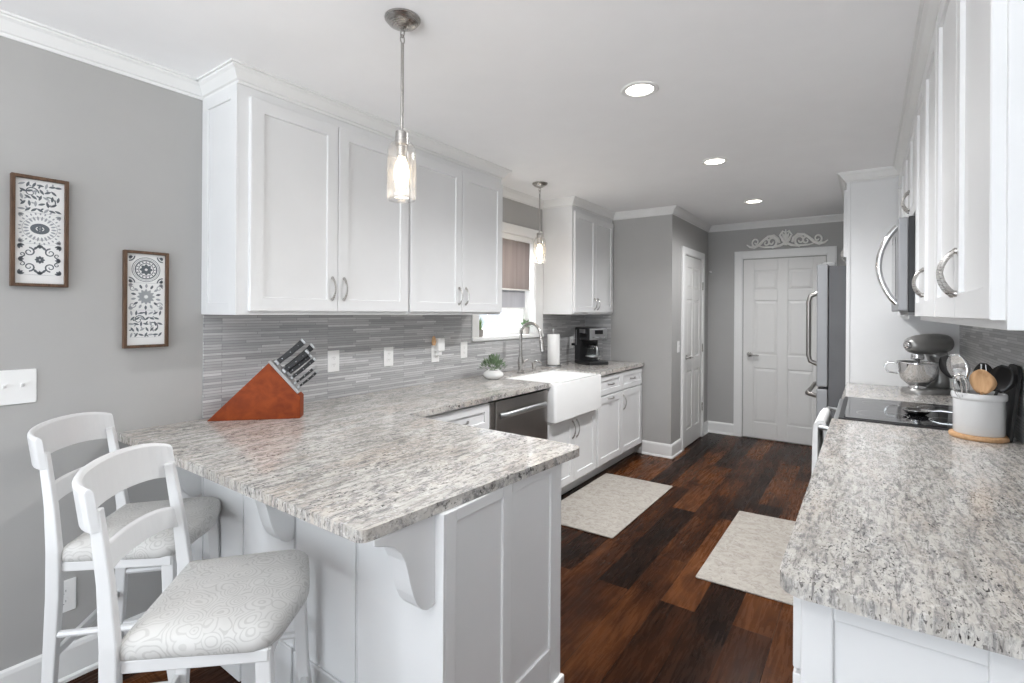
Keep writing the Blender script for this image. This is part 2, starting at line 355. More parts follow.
# window over the sink
wi = thing('window_1', 'white framed window above the sink with a grey shade', 'window', (XW, 0, 0)); wi['kind'] = 'structure'
m = MB(); m.box(.001, .018, 2.972, WY0-.002, 1.19, 2.165); m.box(.001, .018, WY1+.002, 3.995, 1.19, 2.165); m.box(.001, .018, WY0-.002, WY1+.002, WZ1+.002, 2.165)
m.build('window_casing', 'trim', wi, bevel=.003)
MB().box(-.12, .03, 2.965, 3.998, 1.185, 1.215).build('window_sill', 'trim', wi, bevel=.004)
m = MB(); m.box(-.15, .002, WY0-.010, WY0, WZ0, WZ1); m.box(-.15, .002, WY1, WY1+.010, WZ0, WZ1); m.box(-.15, .002, WY0, WY1, WZ1, WZ1+.008); m.build('window_jamb', 'trim', wi)
m = MB()
m.box(-.13, -.09, WY0, WY0+.05, WZ0, WZ1); m.box(-.13, -.09, WY1-.05, WY1, WZ0, WZ1); m.box(-.13, -.09, WY0, WY1, WZ0, WZ0+.06); m.box(-.13, -.09, WY0, WY1, WZ1-.05, WZ1); m.box(-.135, -.085, WY0, WY1, 1.63, 1.67)
for k in (1, 2): m.box(-.118, -.102, WY0+k*.27-.009, WY0+k*.27+.009, WZ0, WZ1)
m.box(-.118, -.102, WY0, WY1, 1.435, 1.455); m.build('window_sash', 'trim', wi, bevel=.002)
MB().box(-.112, -.108, WY0+.01, WY1-.01, WZ0+.01, WZ1-.01).build('window_glass', 'windowglass', wi)
sh = thing('roman_shade', 'taupe fabric roman shade half lowered in the sink window', 'window shade', (XW, 0, 0))
m = MB()
def cloth(y0, y1, z0, z1, x, amp, t=.004):
    N = 24; a = []; b_ = []
    for i in range(N+1):
        y = y0+(y1-y0)*i/N; dx = amp*math.sin(i*1.3)+amp*.6*math.sin(i*.6+1)
        a.append((x+dx, y)); b_.append((x+dx+t, y))
    m.loft([[(p[0], p[1], z0) for p in a+b_[::-1]], [(p[0], p[1], z1) for p in a+b_[::-1]]])
cloth(WY0+.005, 3.835, 1.615, WZ1-.01, -.035, .0035); m.build('shade_panel', 'linen', sh, smooth=True)
m = MB(); cloth(WY0+.02, 3.80, 1.452, 1.64, -.060, .002); m.build('folded_back_panel', 'linen2', sh, smooth=True)
m = MB(); m.box(-.05, -.018, WY0+.005, 3.838, 1.603, 1.617); m.box(-.068, -.052, WY0+.02, 3.80, 1.44, 1.455); m.build('hem_bar', 'trim', sh, bevel=.003)
MB().box(-.06, -.005, WY0+.003, 3.84, WZ1-.045, WZ1-.002).build('head_rail', 'trim', sh, bevel=.003)
# neighbour's wall far outside, seen through the glass
st = MB(); st.box(-9.2, -9, -2, 12, 0, 1.9); tag(st.build('neighbour_house_wall', 'siding'), 'pale siding outside beyond the sink window', 'house wall', None, 'structure')
MB().b.free()

# ------------------------------------------------------------------ doors
def six_panel(root, wd, ht, knob_side, front=-.02):
    """local: front faces -Y, x 0..wd; slab with six raised panels"""
    st_, mr = .108*wd/.77, .095*wd/.77
    pw = (wd-2*st_-mr)/2
    rows = [(.19, .80), (.95, 1.56), (1.68, 1.90)]
    m = MB(); m.box(0, wd, front+.0085, front+.035, .01, ht)
    xs = [(0, st_), (st_+pw, st_+pw+mr), (wd-st_, wd)]
    for a, b in xs: m.box(a, b, front, front+.014, .01, ht)
    zc = [(.01, rows[0][0]), (rows[0][1], rows[1][0]), (rows[1][1], rows[2][0]), (rows[2][1], ht)]
    for k in range(2):
        x0 = st_+k*(pw+mr)
        for a, b in zc: m.box(x0, x0+pw, front+.0005, front+.014, a, b)
    slab = m.build('door_slab', 'door', root, bevel=.004)
    for k in range(2):
        x0 = st_+k*(pw+mr)
        for a, b in rows:
            g, h = .012, .034; p = MB()
            p.loft([[(x0+q, front+y, a+q), (x0+pw-q, front+y, a+q), (x0+pw-q, front+y, b-q), (x0+q, front+y, b-q)] for q, y in ((g, .0088), (g, .0065), (h, .0015))], True, True)
            p.build('raised_panel', 'door', slab)
    kx = .065 if knob_side == 'l' else wd-.065; d = 1 if knob_side == 'l' else -1
    m = MB(); m.lathe([(.026, front-.001), (.026, front-.008), (.014, front-.012), (.010, front-.030), (.012, front-.046)], (kx, 0, .95), 18, 'y')
    m.tube([(kx, front-.042, .95), (kx+d*.03, front-.046, .952), (kx+d*.07, front-.044, .948), (kx+d*.105, front-.040, .945)], [.010, .009, .008, .007])
    m.build('lever_handle', 'nickel', root, smooth=True)
def casing(root, x0, x1, ht, wd, th=.018):
    m = MB()
    for a, b in ((x0-wd, x0), (x1, x1+wd)): m.box(a, b, -th, 0, 0, ht+wd); m.box(a+.010, b-.010, -th-.005, -th+.002, 0, ht+wd-.010)
    m.box(x0, x1, -th, 0, ht, ht+wd); m.box(x0-.01, x1+.01, -th-.005, -th+.002, ht+.010, ht+wd-.010)
    m.build('door_casing', 'trim', root, bevel=.003)
d = thing('door_1', 'white six-panel door in the back wall under the scroll ornament', 'door', (-1.16, YB, 0)); d['kind'] = 'structure'
six_panel(d, .80, 2.025, 'l', -.012); casing(d, -.008, .808, 2.035, .09)
d = thing('door_2', 'narrow white six-panel pantry door beside the sink counter wall', 'door', (XS, 5.262, 0), PI/2); d['kind'] = 'structure'
six_panel(d, .66, 2.015, 'l', -.010); casing(d, -.006, .668, 2.022, .078)
for z in (.35, 1.02, 1.72):
    MB().lathe([(.007, -.045), (.007, .045)], (.668, -.02, z), 8).build('hinge', 'nickel', d, smooth=True)

# ------------------------------------------------------------------ cabinet helpers (local frame: front faces -Y, x along the front)
def pull(parent, x, z, vert=True, y=-.02, ln=.105, mat='nickel'):
    m = MB(); n = 12; pts = []; rr = []
    for i in range(n+1):
        t = i/n; s = (t-.5)*ln; o = .024*math.sin(PI*t)**.75
        pts.append((x, y-.004-o, z+s) if vert else (x+s, y-.004-o, z)); rr.append(.0036+.0020*abs(math.cos(PI*t)))
    m.tube(pts, rr, 8)
    for e in (-1, 1):
        q = (x, y, z+e*ln*.5) if vert else (x+e*ln*.5, y, z)
        m.lathe([(.0075, .002), (.0075, -.005), (.005, -.008)], q, 10, 'y')
    return m.build('handle', mat, parent, smooth=True)
def shaker(parent, x0, x1, z0, z1, name='door', st_=.058, y=-.02, th=.02, rec=.009, mat='cab'):
    a = [(x0, z0), (x1, z0), (x1, z1), (x0, z1)]
    i1 = [(x0+st_, z0+st_), (x1-st_, z0+st_), (x1-st_, z1-st_), (x0+st_, z1-st_)]
    k = .003; i2 = [(x0+st_+k, z0+st_+k), (x1-st_-k, z0+st_+k), (x1-st_-k, z1-st_-k), (x0+st_+k, z1-st_-k)]
    b = .0025; a2 = [(x0+b, z0+b), (x1-b, z0+b), (x1-b, z1-b), (x0+b, z1-b)]
    m = MB(); m.loft([[(p, y+th, q) for p, q in a], [(p, y+b, q) for p, q in a], [(p, y, q) for p, q in a2], [(p, y, q) for p, q in i1], [(p, y+rec, q) for p, q in i2]])
    return m.build(name, mat, parent)
GL = 'white shaker wall cabinets'
def wall_cab(label, loc, rz, wd, dp, z0, z1, doors, hz, ht=.105, body0=0):
    c = thing('wall_cabinet', label, 'cabinet', loc, rz)
    MB().box(body0, wd, 0, dp, z0, z1).build('cabinet_body', 'cab', c, bevel=.002)
    for a, b, hx in doors:
        dr = shaker(c, a, b, z0+.017, z1-.042)
        if hx is not None: pull(dr, hx, hz, True, ln=ht)
    return c
# left run: local x = world y - y0
def lcab(label, y0, y1, doors, hz, z0=1.395): return wall_cab(label, (XU, y0, 0), PI/2, y1-y0, XU-XW, z0, ZT-.069, doors, hz)
c = lcab('double-door white wall cabinet nearest the framed prints', 1.06, 2.016, [(.043, .478, .446), (.482, .950, .514)], 1.525)
# panelled end facing the dining side (local -X)
m = MB()
x0, x1, z0, z1 = .012, XU-XW-.004, 1.405, 2.365
def end_frame(m, s, t, q0, q1, r0, r1, stl, rec=.006):
    m.box(s, t, q0, q0+stl, r0, r1); m.box(s, t, q1-stl, q1, r0, r1); m.box(s, t, q0+stl, q1-stl, r0, r0+stl); m.box(s, t, q0+stl, q1-stl, r1-stl, r1)
end_frame(m, -.009, 0, .0, XU-XW-.001, 1.395, ZT-.069, .055); m.build('end_panel', 'cab', c, bevel=.0015)
lcab('double-door white wall cabinet beside the sink window shade', 2.018, 2.925, [(.010, .459, .430), (.463, .902, .497)], 1.515)
lcab('short double-door white wall cabinet over the coffee maker', 4.0, YE-.002, [(.030, .452, .42), (.456, .860, .488)], 1.495)

# base cabinets on the sink wall
XB = -1.862
def lbase(name, label, y0, y1, toe=True, top=.883, z0=.10):
    c = thing(name, label, 'cabinet', (XB, y0, 0), PI/2)
    m = MB(); m.box(0, y1-y0, 0, XB-XW-.002, z0, top); m.box(0, y1-y0, .06, XB-XW-.002, 0, z0); m.build('cabinet_body', 'cab', c, bevel=.002)
    return c
c = lbase('base_cabinet', 'white drawer base cabinet between the peninsula and the dishwasher', 1.692, 2.383)
dr = shaker(c, .17, .682, .715, .868, 'drawer', .045); pull(dr, .426, .79, False)
dr = shaker(c, .17, .682, .112, .70); pull(dr, .63, .60)
c = lbase('sink_base_cabinet', 'white double-door cabinet below the farmhouse sink', 3.045, 3.835, top=.625)
dr = shaker(c, .008, .392, .112, .612); pull(dr, .362, .515, ln=.13)
dr = shaker(c, .396, .782, .112, .612); pull(dr, .428, .515, ln=.13)
MB().box(0, .012, 0, .5, .625, .883).build('side_panel', 'cab', c); MB().box(.776, .79, 0, .5, .625, .883).build('side_panel', 'cab', c)
c = lbase('base_cabinet', 'white two-drawer base cabinet below the coffee maker', 3.838, YE-.002)
for a, b in ((.022, .520), (.526, 1.028)):
    dr = shaker(c, a, b, .705, .868, 'drawer', .042); pull(dr, (a+b)/2, .787, False, ln=.10)
dr = shaker(c, .022, .520, .112, .690); pull(dr, .271, .662, False, ln=.10)
dr = shaker(c, .526, 1.028, .112, .690); pull(dr, .556, .585, ln=.13)

# dishwasher
c = thing('dishwasher', 'dark stainless dishwasher with a bowed bar handle', 'dishwasher', (XB, 2.386, 0), PI/2)
m = MB(); m.box(.004, .650, .005, .58, .10, .880); m.box(.004, .650, .06, .58, 0, .10); m.build('tub', 'black', c)
MB().box(.045, .646, -.026, .01, .105, .868).build('door', 'dsteel', c, bevel=.004)
MB().box(.004, .045, -.012, .01, .105, .868).build('side_trim', 'dsteel', c, bevel=.003)
m = MB(); pts = []; 
for i in range(13):
    t = i/12; pts.append((.085+.52*t, -.030-.040*math.sin(PI*t)**.5, .775+.012*math.sin(PI*t)))
m.tube(pts, .014, 10, flat=1.3); m.build('handle', 'steel', c, smooth=True)

# peninsula base
pc = thing('peninsula_cabinet', 'white panelled peninsula base carrying the breakfast bar counter', 'cabinet', (0, 0, 0))
PX, PY0, PY1 = -.905, .968, 1.585
MB().box(XW+.003, PX-.008, PY0+.008, PY1, .0, .883).build('cabinet_body', 'cab', pc)
m = MB()  # dining face: grooved boards over a tall bottom rail
segs = [(-2.49, -2.274), (-2.260, -1.939), (-1.925, -1.592), (-1.578, -1.264), (-1.250, PX+.004)]
for a, b in segs: m.box(a, b, PY0, PY0+.009, 0, .883)
for c_ in (-2.267, -1.932, -1.585, -1.257): m.box(c_-.0028, c_+.0028, PY0+.002, PY0+.010, .262, .883)
m.build('board_panel', 'cab', pc, bevel=.002)
m = MB()
for a, b in segs: m.box(a, b, PY0-.010, PY0+.001, .002, .265)
m.build('bottom_rail', 'cab', pc, bevel=.004)
# end face with two recessed panels
m = MB(); m.box(PX-.010, PX-.004, PY0+.0088, PY1, 0, .883)
for a, b in ((PY0+.0088, 1.020), (1.232, 1.280), (1.515, 1.588)): m.box(PX-.010, PX+.004, a, b, 0, .883)
for a, b in ((1.020, 1.232), (1.280, 1.515)): m.box(PX-.010, PX+.004, a, b, 0, .235); m.box(PX-.010, PX+.004, a, b, .848, .883)
m.build('end_panel', 'cab', pc, bevel=.003)
m = MB(); m.box(PX, PX+.016, PY0, 1.598, 0, .105); m.box(PX, PX+.022, PY0, 1.604, 0, .02); m.build('shoe_moulding', 'cab', pc, bevel=.005)
def corbel(x):
    # profile in (depth from face, z)
    pr = [(0, .883), (-.214, .883), (-.214, .868), (-.196, .861), (-.170, .853), (-.146, .840), (-.126, .820), (-.112, .794), (-.102, .762), (-.093, .728), (-.082, .696), (-.068, .668), (-.050, .648), (-.032, .638), (-.015, .637), (0, .645)]
    m = MB(); m.loft([[(x-.034, PY0+.001+p*.95, z) for p, z in pr], [(x+.034, PY0+.001+p*.95, z) for p, z in pr]])
    m.build('corbel', 'cab', pc, bevel=.002)
for x in (-.965, -1.622, -2.315): corbel(x)
# inner doors of the peninsula
for a, b in ((-1.36, -.93), (-1.80, -1.37)):
    m = MB(); m.box(a, b, PY1, PY1+.02, .11, .868); m.build('door', 'cab', pc, bevel=.003)

# ------------------------------------------------------------------ counters
def rounded(poly, rad):
    out = []
    n = len(poly)
    for i, (p, r) in enumerate(zip(poly, rad)):
        if r <= 0: out.append(p); continue
        P, A, B = Vector(p), Vector(poly[i-1]), Vector(poly[(i+1) % n]); da, db = (A-P).normalized(), (B-P).normalized()
        ang = math.acos(max(-1, min(1, da.dot(db)))); t = r/math.tan(ang/2); s, e = P+da*t, P+db*t
        c = P+(da+db).normalized()*(r/math.sin(ang/2))
        a0 = math.atan2(s.y-c.y, s.x-c.x); a1 = math.atan2(e.y-c.y, e.x-c.x); dd = (a1-a0+PI) % (2*PI)-PI
        out += [(c.x+r*math.cos(a0+dd*k/6), c.y+r*math.sin(a0+dd*k/6)) for k in range(7)]
    return out
XF = -1.822
def slab(name, poly, rad, mat, label):
    m = MB(); P = rounded(poly, rad); m.prism(P, .884, .914)
    return tag(m.build(name, mat, bevel=.007, seg=3, smooth=30), label, 'countertop')
g = XW+.009
slab('countertop', [(g-.008, .735), (-.935, .732), (-.862, 1.69), (XF, 1.69), (XF, 3.052), (-2.265, 3.052), (-2.265, 3.812), (XF, 3.812), (XF, YE-.009), (g, YE-.009), (g, 1.05), (g-.008, 1.05)],
     [0, .025, .045, .02, .01, .02, .02, .01, 0, 0, 0, 0], 'granite', 'long granite worktop running from the bar peninsula to the sink')
slab('countertop', [(-.139, 1.073), (XR-.009, 1.10), (XR-.009, 2.858), (-.138, 2.858)], [.045, 0, 0, 0], 'granite2', 'granite worktop under the utensil crock, nearest on the right')
slab('countertop', [(-.125, 3.622), (XR-.009, 3.622), (XR-.009, 4.414), (-.122, 4.414)], [0, 0, 0, 0], 'granite2', 'short granite worktop under the stand mixer')

# farmhouse sink
sk = thing('farmhouse_sink', 'white apron-front farmhouse sink set into the granite', 'sink', (0, 0, 0))
x0, x1, y0, y1, zt_ = -2.262, -1.786, 3.056, 3.808, .906
m = MB(); t = .028
ot = rounded([(x0, y0), (x1, y0), (x1, y1), (x0, y1)], [.01, .022, .022, .01]); it = rounded([(x0+t, y0+t), (x1-t, y0+t), (x1-t, y1-t), (x0+t, y1-t)], [.03]*4)
it2 = [(x*.97+(x0+x1)/2*.03, y*.97+(y0+y1)/2*.03) for x, y in it]
N = len(ot)
m.loft([[(x, y, .632) for x, y in ot], [(x, y, zt_-.006) for x, y in ot], [(x*.99+.01*(x0+x1)/2, y*.99+.01*(y0+y1)/2, zt_) for x, y in ot], [(x, y, zt_) for x, y in it], [(x, y, zt_-.008) for x, y in it], [(x, y, .68) for x, y in it2]])
m.build('basin', 'ceramic', sk, smooth=50)
MB().lathe([(.04, .6805), (.04, .684), (.03, .684)], ((x0+x1)/2, (y0+y1)/2, 0), 20).build('drain', 'chrome', sk, smooth=True)

# faucet + soap pump
f = thing('faucet', 'tall brushed nickel gooseneck faucet at the sink', 'faucet', (-2.335, 3.42, .914))
MB().lathe([(.032, 0), (.032, .008), (.024, .014), (.022, .06), (.026, .075), (.024, .10), (.020, .13)], (0, 0, 0), 20).build('base', 'nickel', f, smooth=True)
pts = [(0, 0, .12), (0, 0, .22), (0, 0, .30)]+[(.095-.095*math.cos(a), 0, .315+.095*math.sin(a)) for a in [PI*k/12 for k in range(1, 12)]]+[(.195, 0, .30)]
MB().tube(pts, .0125, 12).build('spout', 'nickel', f, smooth=True)
m = MB(); m.tube([(.193, 0, .305), (.200, 0, .27), (.208, 0, .22), (.214, 0, .185)], [.013, .018, .021, .022], 14); m.build('spray_head', 'nickel', f, smooth=True)
m = MB(); m.tube([(0, .015, .085), (.004, .05, .088), (.012, .10, .105)], [.011, .009, .007], 10); m.build('lever', 'nickel', f, smooth=True)
f = thing('soap_dispenser', 'small nickel soap pump behind the sink, right of the faucet', 'soap dispenser', (-2.325, 3.60, .914))
MB().lathe([(.022, 0), (.022, .006), (.013, .012), (.013, .05), (.016, .055), (.016, .075), (.008, .08)], (0, 0, 0), 16).build('pump_base', 'nickel', f, smooth=True)
MB().tube([(0, 0, .07), (.02, 0, .083), (.06, 0, .080), (.09, 0, .065)], [.009, .008, .007, .006], 10).build('nozzle', 'nickel', f, smooth=True)

# ------------------------------------------------------------------ right side
# right wall cabinets: front faces -X; local x = y1 - world y
XRF = .190
def rcab(label, y0, y1, z0, z1, doors, hz, xf=XRF, ln=.105):
    return wall_cab(label, (xf, y1, 0), -PI/2, y1-y0, XR-.001-xf, z0, z1, doors, hz, ht=ln)
zt2 = ZT-.069
W = 2.03-1.16
c = rcab('near white two-door wall cabinet above the utensil crock', 1.16, 2.03, 1.39, zt2, [(.008, W-.433, W-.462), (W-.429, W-.014, W-.400)], 1.515, ln=.100)
W = 2.84-2.03
rcab('white two-door wall cabinet between the near one and the microwave', 2.032, 2.842, 1.39, zt2, [(.008, W-.403, W-.432), (W-.399, W-.006, W-.370)], 1.535, ln=.095)
rcab('small white wall cabinet above the microwave', 2.846, 3.62, 1.862, zt2, [(.008, .384, .355), (.390, .766, .42)], 1.985, ln=.095)
rcab('white wall cabinet between the microwave and the fridge panel', 3.622, 4.41, 1.39, zt2, [(.008, .390, .36), (.395, .782, .425)], 1.56)
tp = thing('tall_fridge_panel', 'tall white cabinet side panel between the mixer and the fridge', 'cabinet panel', (0, 0, 0))
MB().box(-.126, XR-.002, 4.422, 4.442, 0, zt2).build('panel_board', 'cab', tp, bevel=.001)
MB().box(-.129, -.105, 4.416, 4.446, 0, zt2).build('edge_stile', 'cab', tp, bevel=.002)
wall_cab('white cabinet hung high above the fridge', (-.128, 5.408, 0), -PI/2, .96, .62, 1.82, zt2, [(.008, .476, .45), (.482, .955, .51)], 1.90)
MB().b.free()
# base cabinets
XRB = -.100
c = thing('base_cabinet', 'white base cabinet with a panelled end under the near right worktop', 'cabinet', (0, 0, 0))
m = MB(); m.box(XRB, XR-.002, 1.145, 2.855, .1, .883); m.box(XRB+.06, XR-.002, 1.145, 2.855, 0, .1); m.build('cabinet_body', 'cab', c, bevel=.002)
m = MB(); end_frame_y = (XRB-.004, XR-.003)
a, b = end_frame_y; yy0, yy1 = 1.133, 1.146
m.box(a, a+.054, yy0, yy1, 0, .883); m.box(b-.335, b, yy0, yy1, 0, .883); m.box(a+.054, b-.335, yy0, yy1, .832, .883); m.box(a+.054, b-.335, yy0, yy1, 0, .24); m.build('end_panel', 'cab', c, bevel=.0035)
for k in range(4):
    u0 = 1.16+k*.424
    o = MB(); o.box(XRB-.02, XRB, u0, u0+.418, .70, .868); dd = o.build('drawer', 'cab', c, bevel=.003)
    o = MB(); o.tube([(XRB-.022, u0+.16, .785), (XRB-.05, u0+.18, .785), (XRB-.05, u0+.24, .785), (XRB-.022, u0+.26, .785)], .005, 8); o.build('handle', 'nickel', dd, smooth=True)
    o = MB(); o.box(XRB-.02, XRB, u0, u0+.418, .11, .69); o.build('door', 'cab', c, bevel=.003)
c = thing('base_cabinet', 'white base cabinet below the mixer, beyond the range', 'cabinet', (0, 0, 0))
m = MB(); m.box(XRB, XR-.002, 3.626, 4.412, .1, .883); m.box(XRB+.06, XR-.002, 3.626, 4.412, 0, .1); m.build('cabinet_body', 'cab', c, bevel=.002)
o = MB(); o.box(XRB-.02, XRB, 3.64, 4.40, .70, .868); o.build('drawer', 'cab', c, bevel=.003)
o = MB(); o.box(XRB-.02, XRB, 3.64, 4.40, .11, .69); o.build('door', 'cab', c, bevel=.003)

# range
c = thing('range', 'black glass-top electric range between the right worktops', 'range', (0, 0, 0))
m = MB(); m.box(-.088, XR-.012, 2.864, 3.616, .02, .895); m.build('oven_body', 'black', c, bevel=.004)
m = MB(); m.box(-.128, -.088, 2.870, 3.610, .22, .80); m.build('oven_door', 'steel', c, bevel=.005)
m = MB(); m.box(-.132, -.126, 2.97, 3.51, .34, .68); m.build('oven_window', 'blackglass', c, bevel=.002)
m = MB(); m.box(-.128, -.088, 2.870, 3.610, .03, .21); m.build('storage_drawer', 'steel', c, bevel=.005)
m = MB(); m.box(-.134, -.088, 2.866, 3.614, .805, .905); m.build('control_strip', 'steel', c, bevel=.005)
m = MB(); m.box(-.112, XR-.012, 2.861, 3.619, .896, .920); m.build('cooktop_frame', 'black', c, bevel=.004)
m = MB(); m.box(-.09, XR-.04, 2.885, 3.595, .9195, .9225); m.build('cooktop_glass', 'blackglass', c, bevel=.001)
for (u, v, r) in ((.06, 3.06, .10), (.06, 3.42, .08), (.32, 3.06, .08), (.32, 3.42, .10)):
    o = MB(); o.lathe([(r, .9226), (r+.003, .9228), (r+.003, .9226)], (u, v, 0), 36, cap0=False, cap1=False); o.build('burner_ring', 'greyplastic', c)
o = MB(); o.tube([(-.128, 2.93, .845), (-.188, 2.93, .85), (-.188, 3.55, .85), (-.128, 3.55, .845)], .011, 10); o.build('handle', 'steel', c, smooth=True)
# towel on the oven handle
m = MB(); N = 14
def tw(i, z, off):
    y = 2.945+.40*i/N; return (-.188+off+.004*math.sin(i*1.7)*(.86-z)*6, y, z)
prof = [(-.040, .46), (-.038, .65), (-.036, .80), (-.030, .858), (-.012, .882), (.010, .882), (.024, .862), (.030, .80), (.031, .62)]
inn = [(-.014, .46), (-.014, .65), (-.0135, .80), (-.013, .853), (-.004, .862), (.004, .862), (.013, .853), (.014, .80), (.014, .62)]
m.loft([[tw(i, z, o_) for o_, z in prof]+[tw(i, z, o_) for o_, z in reversed(inn)] for i in range(N+1)])
tag(m.build('hand_towel', 'towel', smooth=60), 'white hand towel draped over the oven door handle', 'towel')
# spoon rest / ladle on the cooktop
c = thing('spoon_rest', 'polished steel spoon rest lying on the black cooktop', 'spoon rest', (.20, 3.18, .9226), -.12)
m = MB(); m.lathe([(.030, 0), (.046, .006), (.056, .020), (.058, .024), (.052, .022), (.042, .010), (.0, .006)], (0, 0, 0), 24, cap1=False); m.build('bowl', 'chrome', c, smooth='all')
MB().tube([(.045, 0, .020), (.09, .0, .030), (.15, 0, .028), (.20, 0, .016), (.23, 0, .008)], [.008, .013, .014, .012, .008], 10, flat=.45).build('handle', 'chrome', c, smooth=True)

# microwave
c = thing('microwave', 'stainless over-range microwave with a curved bar handle', 'microwave', (0, 0, 0))
MB().box(.148, XR-.003, 2.852, 3.612, 1.425, 1.856).build('microwave_body', 'black', c, bevel=.003)
MB().box(.112, .149, 2.852, 3.612, 1.43, 1.852).build('door', 'fsteel', c, bevel=.006)
MB().box(.1105, .113, 3.12, 3.56, 1.50, 1.80).build('door_window', 'blackglass', c, bevel=.001)
MB().box(.15, .45, 2.90, 3.56, 1.412, 1.426).build('vent_grille', 'greyplastic', c, bevel=.002)
pts = [(.112-.070*math.sin(PI*i/14)**.8, 2.95, 1.465+.36*i/14) for i in range(15)]
MB().tube(pts, .0125, 10).build('handle', 'chrome', c, smooth=True)

# fridge
c = thing('refrigerator', 'stainless bottom-freezer refrigerator with a dark grey side', 'refrigerator', (0, 0, 0))
MB().box(-.238, .47, 4.462, 5.382, .01, 1.775).build('fridge_body', 'fridge_side', c, bevel=.004)
d1 = MB().box(-.316, -.242, 4.462, 5.382, .86, 1.79).build('upper_door', 'fsteel', c, bevel=.010, seg=3)
d2 = MB().box(-.316, -.242, 4.462, 5.382, .07, .845).build('freezer_drawer', 'fsteel', c, bevel=.010, seg=3)
MB().tube([(-.312, 4.57, 1.02), (-.366, 4.57, 1.045), (-.378, 4.57, 1.09), (-.378, 4.57, 1.51), (-.366, 4.57, 1.555), (-.312, 4.57, 1.58)], .017, 10).build('handle', 'dsteel', d1, smooth=True)
MB().tube([(-.312, 4.56, .775), (-.366, 4.55, .79), (-.384, 4.58, .79), (-.384, 5.25, .79), (-.366, 5.28, .79), (-.312, 5.27, .775)], .017, 10).build('handle', 'dsteel', d2, smooth=True)
MB().box(-.29, -.20, 4.475, 4.54, 1.775, 1.805).build('hinge_cover', 'greyplastic', c, bevel=.004)

# ------------------------------------------------------------------ lamps
def pendant(label, loc, zg):
    """zg = top of glass"""
    t = thing('pendant_light', label, 'pendant lamp', (loc[0], loc[1], ZT), 0, 'clear glass pendants on nickel rods')
    dz = zg-ZT
    MB().lathe([(.062, 0), (.062, -.006), (.050, -.020), (.026, -.032), (.012, -.036), (.006, -.040)], (0, 0, 0), 28).build('canopy', 'nickel', t, smooth=True)
    m = MB()
    for k in range(2):
        z = -.052-.022*k; ring = [((.009*math.cos(a) if k == 0 else 0), (.009*math.cos(a) if k else 0), z+.016*math.sin(a)) for a in [2*PI*i/12 for i in range(13)]]
        m.tube(ring, .0022, 6)
    m.build('chain_link', 'nickel', t, smooth=True)
    MB().tube([(0, 0, -.088), (0, 0, dz+.035)], .0058, 10).build('rod', 'nickel', t, smooth=True)
    MB().lathe([(.008, dz+.040), (.022, dz+.034), (.024, dz+.0), (.024, dz-.012), (.018, dz-.015), (.017, dz-.055)], (0, 0, 0), 20).build('socket_cap', 'nickel', t, smooth=True)
    g = .0015; pr = [(.026, dz+.002), (.036, dz-.006), (.046, dz-.020), (.050, dz-.038), (.051, dz-.10), (.051, dz-.19), (.049, dz-.205), (.046, dz-.207)]
    inn = [(r-.0025, z-.001) for r, z in pr][::-1]
    gl = MB().lathe(pr+[(.046, dz-.205)]+inn[1:], (0, 0, 0), 32, cap0=False, cap1=False).build('glass_shade', 'shadeglass', t, smooth='all')
    MB().lathe([(.010, dz-.052), (.013, dz-.06), (.024, dz-.09), (.027, dz-.115), (.024, dz-.14), (.013, dz-.16), (.004, dz-.166)], (0, 0, 0), 18).build('bulb', 'bulb', t, smooth=True)
    return t
p = pendant('clear glass pendant hanging over the breakfast bar peninsula', (-1.340, 1.213), 2.012)
p2 = dup(p, 'clear glass pendant hanging in front of the sink window', (-2.145, 3.399, ZT))
p['group'] = p2['group'] = 'clear glass pendants on nickel rods'
for lx, ly, w_ in ((-1.340, 1.213, 1.6), (-2.145, 3.399, 2.5)):
    l = bpy.data.lights.new('pendant_glow', 'POINT'); l.energy = w_; l.color = (1, .90, .78); l.shadow_soft_size = .03
    o = bpy.data.objects.new('pendant_glow', l); COL.objects.link(o); o.location = (lx, ly, 1.78)
def downlight(label, x, y):
    t = thing('recessed_downlight', label, 'ceiling light', (x, y, ZT), 0, 'recessed ceiling lights')
    MB().lathe([(.082, -.0005), (.086, -.004), (.080, -.008), (.062, -.006), (.060, -.0015)], (0, 0, 0), 32, cap0=False, cap1=False).build('trim_ring', 'trim', t, smooth=True)
    MB().lathe([(.0605, -.0015), (.0605, -.004)], (0, 0, 0), 28).build('lens', 'can', t)
    return t
CANS = [('nearest of the three recessed ceiling lights, closest to the glass pendant', -.862, 2.222), ('middle recessed ceiling light of the three in a row', -.850, 3.562), ('farthest recessed ceiling light, nearest the back door', -.855, 5.032)]
c0 = None
for lb, x, y in CANS:
    if c0 is None: c0 = downlight(lb, x, y)
    else: dup(c0, lb, (x, y, ZT))
    l = bpy.data.lights.new('downlight', 'SPOT'); l.energy = 96 if y < 4.5 else 60; l.color = (.98, .985, 1.0); l.spot_size = math.radians(160); l.spot_blend = .85; l.shadow_soft_size = .06
    o = bpy.data.objects.new('downlight_lamp', l); COL.objects.link(o); o.location = (x, y, ZT-.02)

